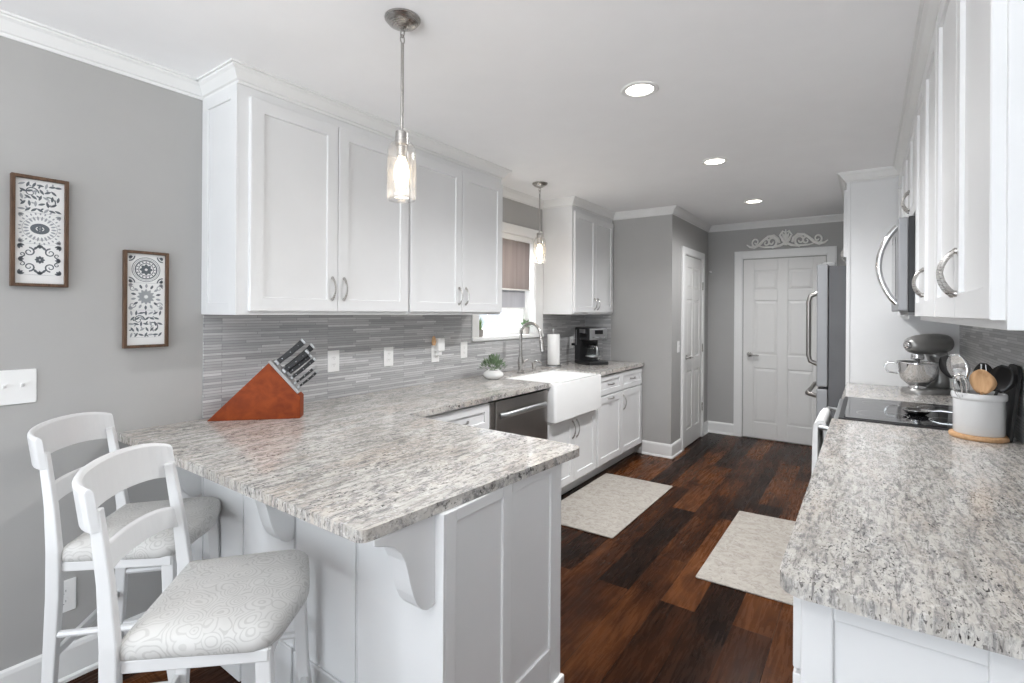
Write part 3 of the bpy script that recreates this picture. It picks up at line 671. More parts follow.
# ------------------------------------------------------------------ stools
def stool(label, loc, rz):
    """local: faces +Y, origin on the floor under the seat"""
    t = thing('bar_stool', label, 'bar stool', loc, rz, 'white bar stools at the peninsula')
    zs = .670; bw, fw, dp = .192, .220, .182
    # seat cushion: rounded trapezoid, domed
    out = rounded([(-bw, -dp), (bw, -dp), (fw, dp*.86), (0, dp*1.10), (-fw, dp*.86)], [.02, .02, .06, .25, .06])
    m = MB(); R = []
    for k, z in ((.965, zs-.052), (.995, zs-.046), (1.0, zs-.030), (.985, zs-.014), (.93, zs-.002), (.78, zs+.008), (.5, zs+.013), (.2, zs+.014)): R.append([(x*k, y*k, z) for x, y in out])
    m.loft(R); m.build('seat', 'fabric', t, smooth='all')
    m = MB()
    m.bar([(-bw+.02, -dp+.015, .606), (bw-.02, -dp+.015, .606)], .02, .030); m.bar([(-fw+.03, dp*.78, .606), (fw-.03, dp*.78, .606)], .02, .030)
    for s in (-1, 1): m.bar([(s*(bw-.012), -dp+.01, .606), (s*(fw-.02), dp*.80, .606)], .02, .030)
    m.build('seat_frame', 'chair', t, bevel=.003)
    # rear legs run up into raked back posts
    for s in (-1, 1):
        pts = [(s*.190, -dp-.028, 0), (s*.194, -dp-.016, .25), (s*.194, -dp-.004, .52), (s*.192, -dp-.006, .66), (s*.184, -dp-.020, .80), (s*.178, -dp-.044, .965)]
        MB().bar(pts, [.024, .026, .028, .027, .024, .022], [.030, .034, .038, .036, .030, .024], (0, 1, 0)).build('leg', 'chair', t, bevel=.004)
        pts = [(s*.206, dp+.005, 0), (s*.197, dp*.80, .30), (s*.188, dp*.72, .617)]
        MB().bar(pts, [.028, .033, .036], [.028, .033, .036], (0, 1, 0)).build('leg', 'chair', t, bevel=.004)
    # curved crest rail and lower slat
    def rail(name, hw, y0, zc, h, bulge, lean, th, droop):
        n = 20; rings = []
        for i in range(n+1):
            a = -1+2*i/n; x = hw*math.sin(a*PI/2.15)/math.sin(PI/2.15); y = y0-bulge*(1-a*a); hh = h*(1-.06*abs(a)**3); zz = zc+droop*(1-a*a)
            dx, dy = a*.45, -1; L = math.hypot(dx, dy); nx, ny = dx/L, dy/L
            ring = []
            for q, e in ((-.5, -.5), (.5, -.5), (.5, .42), (.2, .5), (-.2, .5), (-.5, .42)):
                ring.append((x+nx*th*q, y+ny*th*q-lean*e, zz+hh*e))
            rings.append(ring)
        MB().loft(rings).build(name, 'chair', t, bevel=.004)
    rail('crest_rail', .194, -dp-.042, .965, .105, .075, .016, .019, .020)
    rail('back_slat', .182, -dp-.016, .80, .062, .055, .010, .014, .018)
    # stretchers
    for s in (-1, 1):
        for z, r in ((.40, .011), (.20, .011)):
            y0 = -dp-.018; MB().tube([(s*.194, y0, z), (s*.199, dp*.80, z)], r, 8).build('side_stretcher', 'chair', t, smooth=True)
    MB().bar([(-.197, dp*.83, .26), (.197, dp*.83, .26)], .022, .034).build('foot_rail', 'chair', t, bevel=.004)
    MB().bar([(-.19, -dp-.022, .32), (.19, -dp-.022, .32)], .016, .024).build('back_stretcher', 'chair', t, bevel=.003)
    return t
s0 = stool('white bar stool in front, nearest the camera, with a scroll-print seat', (-1.395, .668, 0), math.radians(-43))
dup(s0, 'white bar stool by the wall, partly behind the nearer stool', (-2.080, .722, 0), math.radians(-43))

# ------------------------------------------------------------------ rugs
def rug(label, poly):
    m = MB(); m.prism(rounded(poly, [.01]*4), .001, .009)
    return tag(m.build('floor_mat', 'rug', bevel=.003), label, 'rug', 'beige kitchen mats')
rug('beige mottled mat on the floor in front of the sink cabinets', [(-1.86, 2.905), (-1.292, 2.92), (-1.282, 4.085), (-1.86, 4.07)])
rug('beige mottled mat on the floor in front of the range', [(-.744, 2.755), (-.19, 2.775), (-.19, 3.90), (-.739, 3.86)])

# ------------------------------------------------------------------ framed prints
def petal(m, cx, cy, a, r0, r1, w_, f, z=.0):
    n = 8; P = []
    for i in range(n+1):
        t = i/n; P.append((r0+(r1-r0)*t, w_*math.sin(PI*t)**.8))
    pts = P+[(x, -y) for x, y in P[-2:0:-1]]
    ca, sa = math.cos(a), math.sin(a)
    m.b.faces.new([m.b.verts.new(f(cx+x*ca-y*sa, cy+x*sa+y*ca)) for x, y in pts])
def ringf(m, cx, cy, r0, r1, f, a0=0, a1=2*PI, n=28, sy=1):
    A = [[f(cx+r*math.cos(a0+(a1-a0)*i/n), cy+sy*r*math.sin(a0+(a1-a0)*i/n)) for i in range(n+1)] for r in (r0, r1)]
    for i in range(n): m.quad(A[0][i], A[0][i+1], A[1][i+1], A[1][i])
def scrollf(m, cx, cy, r, a0, turns, w_, f, n=22, d=1):
    L, R_ = [], []
    for i in range(n+1):
        t = i/n; a = a0+d*turns*2*PI*t; rr = r*(1-.8*t); ww = w_*(1-.5*t)
        L.append(f(cx+(rr-ww)*math.cos(a), cy+(rr-ww)*math.sin(a))); R_.append(f(cx+(rr+ww)*math.cos(a), cy+(rr+ww)*math.sin(a)))
    for i in range(n): m.quad(L[i], L[i+1], R_[i+1], R_[i])
def print_(label, y0, y1, z0, z1, kind):
    t = thing('framed_print', label, 'framed print', (XW, 0, 0), 0, 'framed tile prints on the grey wall')
    b = .0115; th = .024
    m = MB(); m.box(.001, th, y0, y0+b, z0, z1); m.box(.001, th, y1-b, y1, z0, z1); m.box(.001, th, y0+b, y1-b, z0, z0+b); m.box(.001, th, y0+b, y1-b, z1-b, z1)
    m.build('picture_frame', 'brownwood', t, bevel=.0015)
    MB().box(.001, .010, y0+b, y1-b, z0+b, z1-b).build('print_paper', 'paper', t)
    f = lambda u, v: (.0104, u, v)
    yc = (y0+y1)/2; hw = (y1-y0)/2-b-.009; H = z1-z0-2*b-.014
    tiles = [(z1-b-.008-H*.97*(k+.5)/3.12, H*.97/6.24) for k in range(3)]
    for k, (zc, hh) in enumerate(tiles):
        dk, lt = MB(), MB()
        style = (kind+k) % 3
        if kind == 0: style = [0, 1, 2][k]
        else: style = [3, 4, 0][k]
        if style == 0:      # leaf sprays along sweeping stems
            for gx in range(7):
                for gy in range(5):
                    u, v = (-.86+gx*.287+.07*(gy % 2))*hw, (-.80+gy*.40)*hh
                    if abs(u) > hw*.92: continue
                    a = 1.5*math.sin(gx*.9+kind)+.9*gy-.4*gx
                    petal(dk if (gx+2*gy) % 4 else lt, yc+u, zc+v, a, -.011, .011, .0040, f)
                    if (gx+gy) % 2: petal(lt if gx % 3 else dk, yc+u, zc+v, a+1.3, .002, .013, .0028, f)
            for q, (u, v) in enumerate(((-.42, .30), (.45, -.25))): scrollf(dk, yc+u*hw, zc+v*hh, .021, q*2.0, 1.1, .0022, f, d=1-2*q)
        elif style == 1:    # dark oval medallion in pale filigree
            for j in range(22): petal(lt, yc, zc, j*PI/11, hw*.52, hw*.80, .0032, f)
            for j in range(26): petal(lt, yc, zc, j*PI/13+.1, hw*.86, hw*1.02, .0026, f)
            ringf(lt, yc, zc, hw*.82, hw*.845, f, sy=.85); ringf(dk, yc, zc, hw*.20, hw*.46, f, sy=.72)
            for j in range(6): petal(dk, yc, zc, j*PI/3, .001, hw*.17, .0035, f)
            for su in (-1, 1):
                for sv in (-1, 1):
                    for q in (-.5, 0, .5): petal(lt, yc+su*hw*.98, zc+sv*hh*.92, math.atan2(-sv, -su)+q, 0, .016, .0034, f)
        elif style == 2:    # four scrolls around a rosette
            for j in range(8): petal(dk, yc, zc, j*PI/4, .002, hw*.25, .0042, f)
            for su in (-1, 1):
                for sv in (-1, 1):
                    scrollf(dk, yc+su*hw*.50, zc+sv*hh*.48, hw*.27, PI/2*sv, 1.3, .0026, f, d=su*sv); scrollf(dk, yc+su*hw*.82, zc+sv*hh*.30, hw*.14, -PI/2*sv, 1.1, .0020, f, d=-su*sv)
                    for q in (-.55, 0, .55): petal(dk, yc+su*hw*1.0, zc+sv*hh*.95, math.atan2(-sv, -su)+q, 0, .018, .0042, f)
                    petal(dk, yc+su*hw*.10, zc+sv*hh*.86, PI/2-su*.7 if sv < 0 else -PI/2+su*.7, 0, .018, .004, f)
                for q in (-.6, 0, .6): petal(dk, yc+su*hw*1.0, zc, (PI if su > 0 else 0)+q, 0, .017, .004, f); petal(dk, yc, zc+su*hh*.97, -su*PI/2+q, 0, .015, .004, f)
        elif style == 3:    # rings with a cross flower
            ringf(dk, yc, zc, hw*.60, hw*.68, f); ringf(dk, yc, zc, hw*.42, hw*.47, f); ringf(lt, yc, zc, hw*.73, hw*.77, f); ringf(dk, yc, zc, hw*.82, hw*.86, f)
            for j in range(8): petal(dk, yc, zc, j*PI/4, .004, hw*.40, .0065, f)
            for j in range(16): petal(dk, yc, zc, j*PI/8, hw*.485, hw*.585, .0028, f)
            for su in (-1, 1):
                for sv in (-1, 1):
                    b_ = math.atan2(-sv, -su)
                    ringf(dk, yc+su*hw*1.02, zc+sv*hh*.97, hw*.30, hw*.38, f, a0=b_-PI/4, a1=b_+PI/4, n=8)
                    for q in (-.5, 0, .5): petal(dk, yc+su*hw*1.0, zc+sv*hh*.95, b_+q, 0, .014, .0036, f)
        else:               # grey lace star
            for j in range(12): petal(lt, yc, zc, j*PI/6, hw*.10, hw*.55, .0062, f)
            for j in range(14): petal(lt if j % 2 else dk, yc, zc, j*PI/7+.2, hw*.60, hw*.92, .0046, f)
            for su in (-1, 1):
                for sv in (-1, 1):
                    scrollf(lt, yc+su*hw*.80, zc+sv*hh*.62, .012, 0, 1.2, .0022, f, d=su)
                    for q in (-.5, 0, .5): petal(lt, yc+su*hw*1.0, zc+sv*hh*.93, math.atan2(-sv, -su)+q, 0, .015, .0036, f)
        petal(lt, yc, zc-hh*.985, 0, -hw, hw, .0006, f)
        dk.build('printed_pattern', 'ink', t); lt.build('printed_pattern', 'ink2', t)
    return t
print_('brown-framed print with a dark oval medallion, hung higher and farther from the cabinets', .420, .578, 1.497, 1.899, 0)
print_('brown-framed print with a ringed flower at top, hung lower nearer the cabinets', .752, .913, 1.256, 1.660, 1)

# ------------------------------------------------------------------ plates on the walls
def outlet(label, y, z, switch=0, x=XW+.008, wd=.076, ht=.122, face='x', parts='outlet'):
    t = thing('switch_plate' if switch else 'wall_outlet', label, 'light switch' if switch else 'outlet', (x, y, z), PI/2 if face == 'x' else -PI/2)
    MB().box(-wd/2, wd/2, -.006, -.0005, -ht/2, ht/2).build('cover_plate', 'plate', t, bevel=.003)
    if switch:
        for k in range(switch):
            u = (k-(switch-1)/2)*.046
            m = MB(); m.box(u-.006, u+.006, -.0075, -.006, -.013, .013); m.build('switch_frame', 'plate', t)
            m = MB(); m.loft([[(u-.0045, -.007, -.002), (u+.0045, -.007, -.002), (u+.0045, -.007, .010), (u-.0045, -.007, .010)], [(u-.004, -.018, .008), (u+.004, -.018, .008), (u+.004, -.018, .014), (u-.004, -.018, .014)]]); m.build('toggle', 'plate', t, bevel=.001)
    else:
        for s in (-1, 1):
            m = MB(); m.lathe([(.0165, -.0058), (.0165, -.0078)], (0, 0, s*.0195), 18, 'y'); r_ = m.build('receptacle', 'plate', t)
            m = MB(); m.box(-.007, -.005, -.0084, -.0075, s*.0195-.002, s*.0195+.006); m.box(.005, .007, -.0084, -.0075, s*.0195-.002, s*.0195+.006); m.lathe([(.002, -.0075), (.002, -.0084)], (0, 0, s*.0195-.008), 8, 'y'); m.build('slot', 'slot', r_)
    m = MB()
    for s in ((-.03, .03) if switch else (0,)): m.lathe([(.0025, -.0058), (.0025, -.0070)], (0, 0, s), 8, 'y')
    m.build('screw', 'plate', t)
    return t
outlet('white outlet on the backsplash right of the knife block', 1.745, 1.128)
outlet('white outlet on the backsplash midway between knife block and plug-in freshener', 2.148, 1.126)
outlet('white outlet holding the plug-in air freshener', 2.57, 1.118)
outlet('white outlet on the backsplash beside the window corner', 2.878, 1.126)
outlet('white outlet behind the coffee maker with a black plug', 4.565, 1.105)
outlet('white outlet low on the wall behind the far stool', .573, .32, x=XW)
outlet('white double switch plate on the grey wall below the prints', .432, 1.135, switch=2, x=XW, wd=.124, ht=.124)
outlet('single white light switch beside the pantry door', 5.085, 1.075, switch=1, x=XS, wd=.07, ht=.115)
# plug-in freshener
t = thing('air_freshener', 'white plug-in air freshener with an amber wood cap', 'air freshener', (XW+.0165, 2.585, 1.19), PI/2)
MB().box(-.032, .036, -.042, -.0005, -.055, .04).build('plug_body', 'plate', t, bevel=.008)
MB().box(-.02, .02, -.028, -.0005, -.085, -.055).build('plug_base', 'plate', t, bevel=.005)
MB().lathe([(.010, .0), (.016, .02), (.013, .05), (.006, .064)], (-.062, -.026, -.01), 14).build('scent_cap', 'pale', t, smooth=True)
MB().tube([(-.034, -.02, .012), (-.062, -.026, .0)], .006, 8).build('cap_arm', 'plate', t)
t = thing('power_plug', 'black plug in the outlet left of the coffee maker', 'plug', (XW+.0165, 4.565, 1.087), PI/2)
MB().box(-.013, .013, -.034, -.0005, -.012, .012).build('plug_body', 'black', t, bevel=.003)
MB().tube([(0, -.030, -.008), (.004, -.042, -.05), (.01, -.04, -.12), (.02, -.03, -.168), (.05, -.026, -.168)], .003, 6).build('cord', 'black', t, smooth=True)
t = thing('wall_hook', 'tiny pale hook on the back wall corner beside the pantry door', 'hook', (XS+.035, YB, 1.905))
MB().lathe([(.012, -.0005), (.012, -.006), (.005, -.010), (.004, -.035), (.010, -.042), (.008, -.05)], (0, 0, 0), 12, 'y').build('hook_peg', 'plate', t, smooth=True)

# ------------------------------------------------------------------ scroll ornament over the back door
t = thing('scroll_ornament', 'distressed white carved scroll ornament above the back door', 'wall ornament', (-.735, YB, 2.168))
t.scale = (1.05, 1, 1.22)
m = MB(); y = -.014
def spiral(cx, cz, r, a0, turns, d, w0, n=26):
    pts, rr = [], []
    for i in range(n+1):
        q = i/n; a = a0+d*2*PI*turns*q; rad = r*(1-.80*q); pts.append((cx+rad*math.cos(a), y, cz+rad*math.sin(a))); rr.append(w0*(1-.45*q))
    rr[-1] = w0*1.1
    m.tube(pts, rr, 8, flat=1.0, up=(0, 1, 0))
for s in (-1, 1):
    m.tube([(s*.375, y, .022), (s*.345, y, .000), (s*.30, y, -.006), (s*.255, y, .012), (s*.215, y, .050), (s*.165, y, .085), (s*.11, y, .090), (s*.07, y, .06), (s*.06, y, .02)], [.005, .010, .014, .014, .013, .012, .013, .013, .012], 8, up=(0, 1, 0))
    spiral(s*.285, .040, .042, -PI/2, 1.2, s, .010); spiral(s*.13, .035, .052, -PI/2, 1.25, -s, .012); spiral(s*.185, .030, .034, PI/2, 1.0, s, .010)
    m.tube([(0, y, .0), (s*.03, y, .05), (s*.055, y, .09), (s*.03, y, .125), (0, y, .11)], [.012, .012, .011, .009, .007], 8, up=(0, 1, 0))
    m.tube([(0, y, .02), (s*.05, y, -.002), (s*.10, y, -.012), (s*.20, y, -.010), (s*.25, y, .0)], [.012, .012, .010, .008, .005], 8, up=(0, 1, 0))
m.build('carved_scrolls', 'distress', t, smooth=50)
m = MB()
for a in range(5): m.tube([(0, y-.004, .03), (.03*math.cos(PI*a/4), y-.010, .04+.07*math.sin(PI*a/4)*.9), (.042*math.cos(PI*a/4), y-.004, .045+.095*math.sin(PI*a/4))], [.008, .012, .003], 8)
m.build('centre_leaf', 'distress', t, smooth=50)

# ------------------------------------------------------------------ knife block and knives
KD = Vector((.685, .728, 0)).normalized(); KO = Vector((-2.420, 1.045, .914)); krz = math.atan2(KD.y, KD.x)
t = thing('knife_block', 'cherry-red wedge knife block on the counter', 'knife block', KO, krz)
pr = [(0, 0), (.395, 0), (.395, .10), (.258, .260)]
Wd = .082
m = MB(); m.loft([[(u, 0, z) for u, z in pr], [(u, Wd, z) for u, z in pr]]); m.build('block_body', 'cherry', t, bevel=.003)
E0, E1 = Vector((.395, 0, .10)), Vector((.258, 0, .260)); ed = (E1-E0).normalized(); nv = Vector((ed.z, 0, -ed.x))
m = MB(); q = [E0+ed*.018, E1+ed*.004, E1+ed*.004+nv*.013, E0+ed*.018+nv*.013]
m.loft([[p+Vector((0, -.001, 0)) for p in q], [p+Vector((0, Wd+.001, 0)) for p in q]]); m.build('slot_plate', 'greyplastic', t, bevel=.002)
rot = Matrix.Rotation(krz, 4, 'Z')
def knife(label, s, v, ln, w_, th):
    ln *= 1.14
    """handle axis = nv; s along the slanted plate, v across"""
    p = KO+rot @ (E0+ed*s+nv*.0135+Vector((0, v, 0)))
    k = thing('kitchen_knife', label, 'knife', p, krz, 'knives in the cherry block')
    a, d_ = nv, ed
    m = MB(); m.bar([a*.002, a*.016], th*1.1, w_*1.05, tuple(d_)); m.build('bolster', 'steel', k, bevel=.002)
    m = MB(); n = 6; pts = [a*(.016+(ln-.022)*i/n)-d_*(.0015*math.sin(PI*i/n)) for i in range(n+1)]; ws = [w_, w_*.92, w_*1.0, w_*1.06, w_*1.02, w_*1.1, w_*1.2]
    m.bar(pts, th, ws, tuple(d_)); h = m.build('handle', 'black', k, bevel=.003)
    m = MB(); m.bar([a*(ln-.006), a*(ln+.006)], th*1.02, w_*1.2, tuple(d_)); m.build('end_cap', 'steel', k, bevel=.003)
    m = MB()
    for i in (1, 3, 5):
        c_ = pts[i]; m.lathe([(.0024, -th/2-.0005), (.0024, th/2+.0005)], c_, 8, 'y')
    m.build('rivet', 'chrome', h)
L = E1-E0; LL = L.length
knife('largest black-handled knife, topmost in the cherry block', LL*.90, .028, .140, .025, .018)
knife('black-handled knife second from the top, front of the block', LL*.66, .020, .125, .022, .016)
knife('black-handled knife behind the second one in the block', LL*.70, .058, .150, .024, .017)
knife('black-handled knife just below the second row of the block', LL*.57, .040, .120, .021, .015)
knife('steel-edged slim knife in the middle of the block', LL*.44, .030, .125, .014, .014)
knife('slim knife behind the middle row of the block', LL*.46, .062, .115, .014, .013)
for i, (s_, v_) in enumerate(((.30, .016), (.30, .034), (.30, .052), (.30, .070), (.19, .016), (.19, .034))):
    knife(['slim steak knife, front of the upper steak row', 'slim steak knife, second in the upper steak row', 'slim steak knife, third in the upper steak row', 'slim steak knife, back of the upper steak row', 'slim steak knife, front of the bottom steak row', 'slim steak knife, second in the bottom steak row'][i], LL*s_, v_, .100, .010, .009)

# ------------------------------------------------------------------ plants
def blades(m, n, h, r, spread, w_, rn, z0=0):
    for i in range(n):
        a = rn.uniform(0, 2*PI); q = r*math.sqrt(rn.random()); hh = h*rn.uniform(.6, 1); sp = spread*rn.uniform(.3, 1); bx, by = q*math.cos(a), q*math.sin(a); wx, wy = -math.sin(a)*w_, math.cos(a)*w_
        P = [Vector((bx+sp*t_*t_*math.cos(a), by+sp*t_*t_*math.sin(a), z0+hh*t_)) for t_ in (0, .35, .7, 1)]
        W_ = [.8, 1, .7, .1]
        rg = [[(p.x-wx*k, p.y-wy*k, p.z), (p.x+wx*k, p.y+wy*k, p.z), (p.x+math.cos(a)*.0006, p.y+math.sin(a)*.0006, p.z+.0004)] for p, k in zip(P, W_)]
        m.loft(rg)
def leafy(m, n, h, r, size, rn, z0):
    for i in range(n):
        a = rn.uniform(0, 2*PI); e = rn.uniform(.1, 1.35); L_ = h*rn.uniform(.45, 1)
        c_ = Vector((r*math.cos(a)*math.cos(e), r*math.sin(a)*math.cos(e), z0+L_*math.sin(e)))
        d_ = Vector((math.cos(a)*math.cos(e), math.sin(a)*math.cos(e), math.sin(e)+.3)).normalized(); s_ = d_.cross(Vector((0, 0, 1))).normalized(); u_ = s_.cross(d_)
        sz = size*rn.uniform(.6, 1.1)
        m.loft([[c_, c_+s_*.001, c_+u_*.001], [c_+d_*sz*.5-s_*sz*.30, c_+d_*sz*.5+s_*sz*.30, c_+d_*sz*.5+u_*.002], [c_+d_*sz, c_+d_*sz+s_*.001, c_+d_*sz+u_*.001]])
    for i in range(10):
        a = i*.63; m.tube([(0, 0, z0-.01), (r*.5*math.cos(a), r*.5*math.sin(a), z0+h*.5), (r*.8*math.cos(a), r*.8*math.sin(a), z0+h*.75)], .0014, 5)
rn = random.Random(3)
t = thing('potted_plant', 'leafy green plant in a squat white pot on the counter left of the sink', 'potted plant', (-2.285, 2.985, .914))
MB().lathe([(.045, 0), (.058, .004), (.074, .022), (.078, .034), (.070, .048), (.052, .060), (.048, .066), (.044, .064), (.040, .058)], (0, 0, 0), 28).build('pot', 'ceramic', t, smooth='all')
MB().lathe([(.041, .058), (.041, .061)], (0, 0, 0), 18).build('soil', 'soil', t)
m = MB(); leafy(m, 170, .105, .085, .034, rn, .065); m.build('foliage', 'leaf', t)
t = thing('grass_plant', 'small grass plant in a stone pot at the left end of the window sill', 'potted plant', (XW-.045, 3.115, 1.215))
MB().lathe([(.036, 0), (.042, .03), (.042, .056), (.036, .056), (.034, .050)], (0, 0, 0), 20).build('pot', 'stonepot', t, smooth=True)
m = MB(); blades(m, 90, .11, .028, .03, .0028, rn, .05); m.build('grass_blades', 'grass', t)
t = thing('sill_plant', 'small leafy plant at the right end of the window sill behind the faucet', 'potted plant', (XW-.045, 3.80, 1.215))
MB().lathe([(.026, 0), (.032, .03), (.034, .062), (.028, .062), (.026, .055)], (0, 0, 0), 20).build('pot', 'stonepot', t, smooth=True)
m = MB(); leafy(m, 70, .06, .05, .028, rn, .06); m.build('foliage', 'leaf', t)

# ------------------------------------------------------------------ paper towel, coffee maker
t = thing('paper_towel_holder', 'steel paper towel stand beside the sink', 'paper towel holder', (-2.375, 4.02, .914))
MB().lathe([(.075, 0), (.075, .006), (.068, .012), (.010, .014)], (0, 0, 0), 26).build('base', 'steel', t, smooth=True)
MB().lathe([(.006, .012), (.006, .318), (.013, .322), (.015, .335), (.010, .348), (.003, .352)], (0, 0, 0), 14).build('post', 'steel', t, smooth=True)
m = MB(); m.lathe([(.019, .016), (.056, .016), (.0575, .02), (.0575, .292), (.056, .296), (.019, .296), (.019, .016)], (-2.375, 4.02, .914), 28, cap0=False, cap1=False)
tag(m.build('paper_towel_roll', 'paper', smooth=True), 'white paper towel roll standing on its steel holder', 'paper towel roll')
cm = thing('coffee_maker', 'black and stainless drip coffee maker in the counter corner', 'coffee maker', (-2.368, 4.415, .914), math.radians(-32))
# local: front +X
m = MB(); m.box(0, .285, 0, .21, 0, .032); m.build('base', 'black', cm, bevel=.006)
m = MB(); m.box(0, .095, 0, .21, .032, .24); m.build('water_tank', 'black', cm, bevel=.006)
m = MB(); m.box(0, .27, 0, .21, .235, .355); m.build('brew_head', 'black', cm, bevel=.010)
m = MB(); m.box(.262, .276, .008, .202, .240, .348); m.build('control_panel', 'steel', cm, bevel=.004)
m = MB(); m.box(.10, .24, -.003, .001, .25, .30); m.build('side_badge', 'blackglass', cm, bevel=.001)
m = MB(); m.box(.10, .20, -.004, .001, .30, .34); m.build('side_trim', 'steel', cm, bevel=.002)
m = MB(); m.box(.028, .038, -.004, .002, .18, .33); m.build('water_gauge', 'steel', cm, bevel=.002)
m = MB(); m.box(.2765, .279, .06, .15, .295, .332); m.build('display', 'blackglass', cm, bevel=.001)
for k in range(4): MB().lathe([(.007, .2755), (.007, .280)], (0, .045+k*.04, .265), 10, 'x').build('button', 'chrome', cm)
car = thing('coffee_carafe', 'glass coffee carafe with a steel band on the coffee maker', 'carafe', tuple(cm.matrix_basis @ Vector((.178, .105, .034))), math.radians(-32))
MB().lathe([(.050, 0), (.066, .010), (.072, .045), (.064, .09), (.048, .125), (.046, .14), (.043, .14), (.045, .124), (.061, .09), (.069, .045), (.064, .012), (.05, .003)], (0, 0, 0), 26, cap1=True).build('glass_jug', 'glass', car, smooth='all')
MB().lathe([(.047, .122), (.0485, .122), (.0485, .142), (.047, .150), (.02, .165), (.0, .166)], (0, 0, 0), 24, cap0=False, cap1=False).build('lid', 'black', car, smooth=True)
MB().lathe([(.0725, .04), (.0735, .04), (.0735, .052), (.0725, .052), (.0725, .04)], (0, 0, 0), 26, cap0=False, cap1=False).build('band', 'steel', car, smooth=True)
MB().tube([(.048, -.01, .140), (.085, -.02, .142), (.102, -.022, .115), (.098, -.02, .06), (.074, -.012, .045)], [.008, .009, .009, .008, .006], 10).build('handle', 'steel', car, smooth=True)

# ------------------------------------------------------------------ utensil crock
CX, CY = .372, 2.77
t = thing('round_wood_trivet', 'round pale wooden trivet under the utensil crock', 'trivet', (CX, CY, .914))
MB().lathe([(.088, .0), (.092, .003), (.094, .010), (.092, .017), (.086, .019)], (0, 0, 0), 36).build('disc', 'pale', t, smooth=50)
t = thing('utensil_crock', 'white stoneware crock full of cooking utensils', 'utensil crock', (CX, CY, .9335))
MB().lathe([(.077, 0), (.080, .004), (.080, .138), (.085, .142), (.086, .148), (.086, .162), (.083, .166), (.077, .166), (.074, .160), (.074, .012), (.02, .010), (.0, .010)], (0, 0, 0), 40, cap1=False).build('crock_body', 'crock', t, smooth=50)
zb = .946
def stick(name, label, cat, base, tip, build):
    b_, e_ = Vector(base), Vector(tip); k = thing(name, label, cat, b_, 0, 'utensils in the crock'); build(k, e_-b_); return k
def u_spoon(k, v, mat, hm, sc=1, slots=False, wide=.034, up=(-.45, -.9, 0)):
    d_ = v.normalized(); L_ = v.length
    MB().tube([(0, 0, 0), d_*(L_*.5), d_*(L_-.075*sc)], [.0055, .006, .0045], 8).build('handle', hm, k, smooth=True)
    n_ = Vector(up); n_ = (n_-d_*n_.dot(d_)).normalized(); s_ = d_.cross(n_)
    m = MB(); R = []
    for i in range(11):
        q = i/10; wv = wide*sc*(math.sin(PI*(q*.88+.06))**.7); c_ = d_*(L_-.085*sc+.10*sc*q)-n_*(.010*math.sin(PI*q))
        R.append([c_-s_*wv+n_*.006, c_-s_*wv*.5-n_*.001, c_+s_*wv*.5-n_*.001, c_+s_*wv+n_*.006, c_+s_*wv*.5+n_*.002, c_-s_*wv*.5+n_*.002])
    m.loft(R); m.build('bowl' if not slots else 'slotted_bowl', mat, k, smooth='all')
stick('wooden_spoon', 'heart-shaped pale wooden spoon at the front of the crock', 'spoon', (CX, CY-.015, zb), (0.372, 2.685, 1.185), lambda k, v: u_spoon(k, v, 'pale', 'pale', 1.0, wide=.043))
stick('slotted_spoon', 'large polished steel spoon leaning left in the crock', 'spoon', (CX-.01, CY, zb), (0.300, 2.775, 1.235), lambda k, v: u_spoon(k, v, 'chrome', 'chrome', 1.1, True, .036))
stick('ladle', 'black nylon ladle leaning far left out of the crock', 'ladle', (CX+.02, CY+.02, zb), (0.276, 2.832, 1.225), lambda k, v: u_spoon(k, v, 'black', 'black', 1.0, False, .040))
stick('serving_spoon', 'black nylon spoon at the right of the crock', 'spoon', (CX+.01, CY-.01, zb), (0.442, 2.730, 1.20), lambda k, v: u_spoon(k, v, 'black', 'black', 1.1, False, .040))
stick('serving_spoon', 'tall black nylon spoon at the back of the crock', 'spoon', (CX, CY+.02, zb), (0.395, 2.830, 1.20), lambda k, v: u_spoon(k, v, 'black', 'black', 1.0, False, .036))
def u_whisk(k, v):
    d_ = v.normalized(); L_ = v.length; a_ = d_.orthogonal().normalized(); b_ = d_.cross(a_)
    MB().tube([(0, 0, 0), d_*(L_*.50)], .0075, 8).build('handle', 'chrome', k, smooth=True)
    for j in range(5):
        th = PI*j/5; w_ = a_*math.cos(th)+b_*math.sin(th); P = []
        for i in range(15):
            q = i/14*2; s_ = 1 if q < 1 else -1; qq = q if q < 1 else 2-q
            P.append(d_*(L_*.48+L_*.52*math.sin(qq*PI/2))+w_*s_*.028*math.sin(PI*min(1, (1-qq)*1.0))**.8 if qq < 1 else d_*L_)
        MB().tube(P, .0011, 5).build('wire', 'chrome', k, smooth=True)
stick('whisk', 'steel wire whisk at the left rim of the crock', 'whisk', (CX-.035, CY-.03, zb), (0.306, 2.712, 1.17), u_whisk)
def u_tongs(k, v):
    d_ = v.normalized(); L_ = v.length
    for s in (-1, 1):
        MB().bar([Vector((s*.004, 0, 0)), d_*(L_*.6)+Vector((s*.012, 0, 0)), d_*L_+Vector((s*.006, 0, 0))], [.012, .014, .018], .002, (1, 0, 0)).build('arm', 'chrome', k)
stick('tongs', 'steel tongs standing behind the wooden spoon in the crock', 'tongs', (CX+.02, CY, zb), (0.385, 2.775, 1.215), u_tongs)
# black board leaning on the backsplash
t = thing('cutting_board', 'black rounded cutting board leaning on the backsplash behind the crock', 'cutting board', (.464, 2.83, .914), 0)
m = MB(); P = rounded([(-.10, 0), (.10, 0), (.10, .30), (-.10, .30)], [.015, .015, .05, .05])
m.loft([[(.028*z/.30+o_, y_, z) for y_, z in P] for o_ in (-.010, .002)]); m.build('board', 'dark', t, bevel=.002)

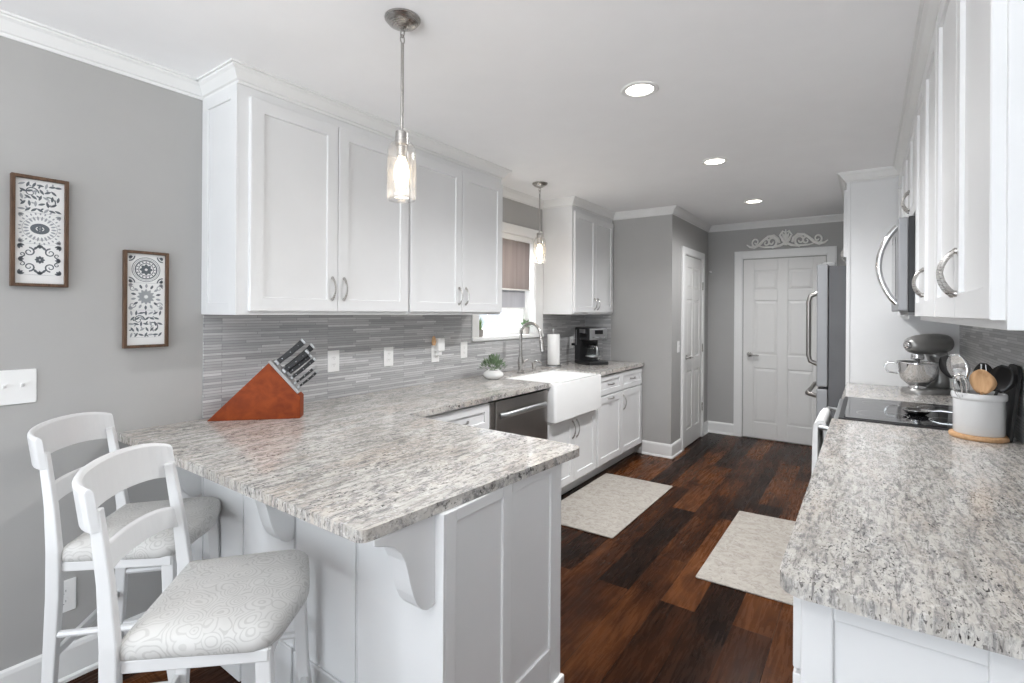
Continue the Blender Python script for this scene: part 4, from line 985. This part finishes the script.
# ------------------------------------------------------------------ stand mixer
mx = thing('stand_mixer', 'dark grey stand mixer in the far right counter corner', 'stand mixer', (.325, 4.19, .914), math.radians(138))
# local: head points +Y... bowl end toward +Y (left in the photo after the turn)
MBASE = rounded([(-.085, -.13), (.085, -.13), (.095, .17), (-.095, .17)], [.05, .05, .085, .085])
m = MB(); m.loft([[(x, y_, 0) for x, y_ in MBASE], [(x, y_, .018) for x, y_ in MBASE], [(x*.93, y_*.95, .030) for x, y_ in MBASE]]); m.build('base', 'mixer', mx, smooth=50)
m = MB(); R = []
for z, yc, hx, hy in ((.02, -.075, .065, .055), (.08, -.085, .052, .045), (.15, -.080, .048, .045), (.22, -.065, .052, .055), (.26, -.055, .056, .065)):
    R.append([(hx*math.cos(a), yc+hy*math.sin(a), z) for a in [2*PI*i/20 for i in range(20)]])
m.loft(R); m.build('pedestal', 'mixer', mx, smooth='all')
m = MB(); R = []
for y_, r_, zc in ((-.150, .012, .315), (-.145, .040, .315), (-.125, .060, .314), (-.06, .070, .312), (.03, .070, .310), (.10, .064, .308), (.145, .052, .306), (.165, .030, .304), (.168, .010, .304)):
    R.append([(r_*1.0*math.cos(a), y_, zc+r_*.95*math.sin(a)) for a in [2*PI*i/22 for i in range(22)]])
m.loft(R); hd = m.build('motor_head', 'mixer', mx, smooth='all')
MB().lathe([(.022, .160), (.024, .170), (.020, .185), (.012, .190)], (0, 0, .306), 18, 'y').build('hub_cap', 'chrome', hd, smooth=True)
MB().lathe([(.034, .245), (.036, .225), (.034, .215), (.014, .21), (.012, .16)], (0, .095, 0), 20).build('beater_shaft', 'chrome', mx, smooth=True)
m = MB(); m.tube([(0, .095, .17), (-.045, .095, .15), (-.05, .095, .10), (0, .095, .055), (.05, .095, .10), (.045, .095, .15), (0, .095, .17)], .005, 8); m.build('beater', 'steel', mx, smooth=True)
bw_ = thing('mixer_bowl', 'polished steel mixing bowl sitting on the stand mixer', 'mixing bowl', mx.matrix_basis @ Vector((0, .095, .031)), math.radians(88))
MB().lathe([(.050, 0), (.052, .006), (.040, .014), (.052, .024), (.085, .055), (.102, .10), (.107, .155), (.110, .165), (.107, .168), (.103, .155), (.098, .10), (.082, .058), (.05, .028), (0, .024)], (0, 0, 0), 34, cap1=False).build('bowl_shell', 'chrome', bw_, smooth='all')
MB().tube([(.02, .104, .150), (.02, .150, .155), (.02, .168, .125), (.02, .150, .090), (.02, .098, .085)], .006, 10).build('handle', 'chrome', bw_, smooth=True)
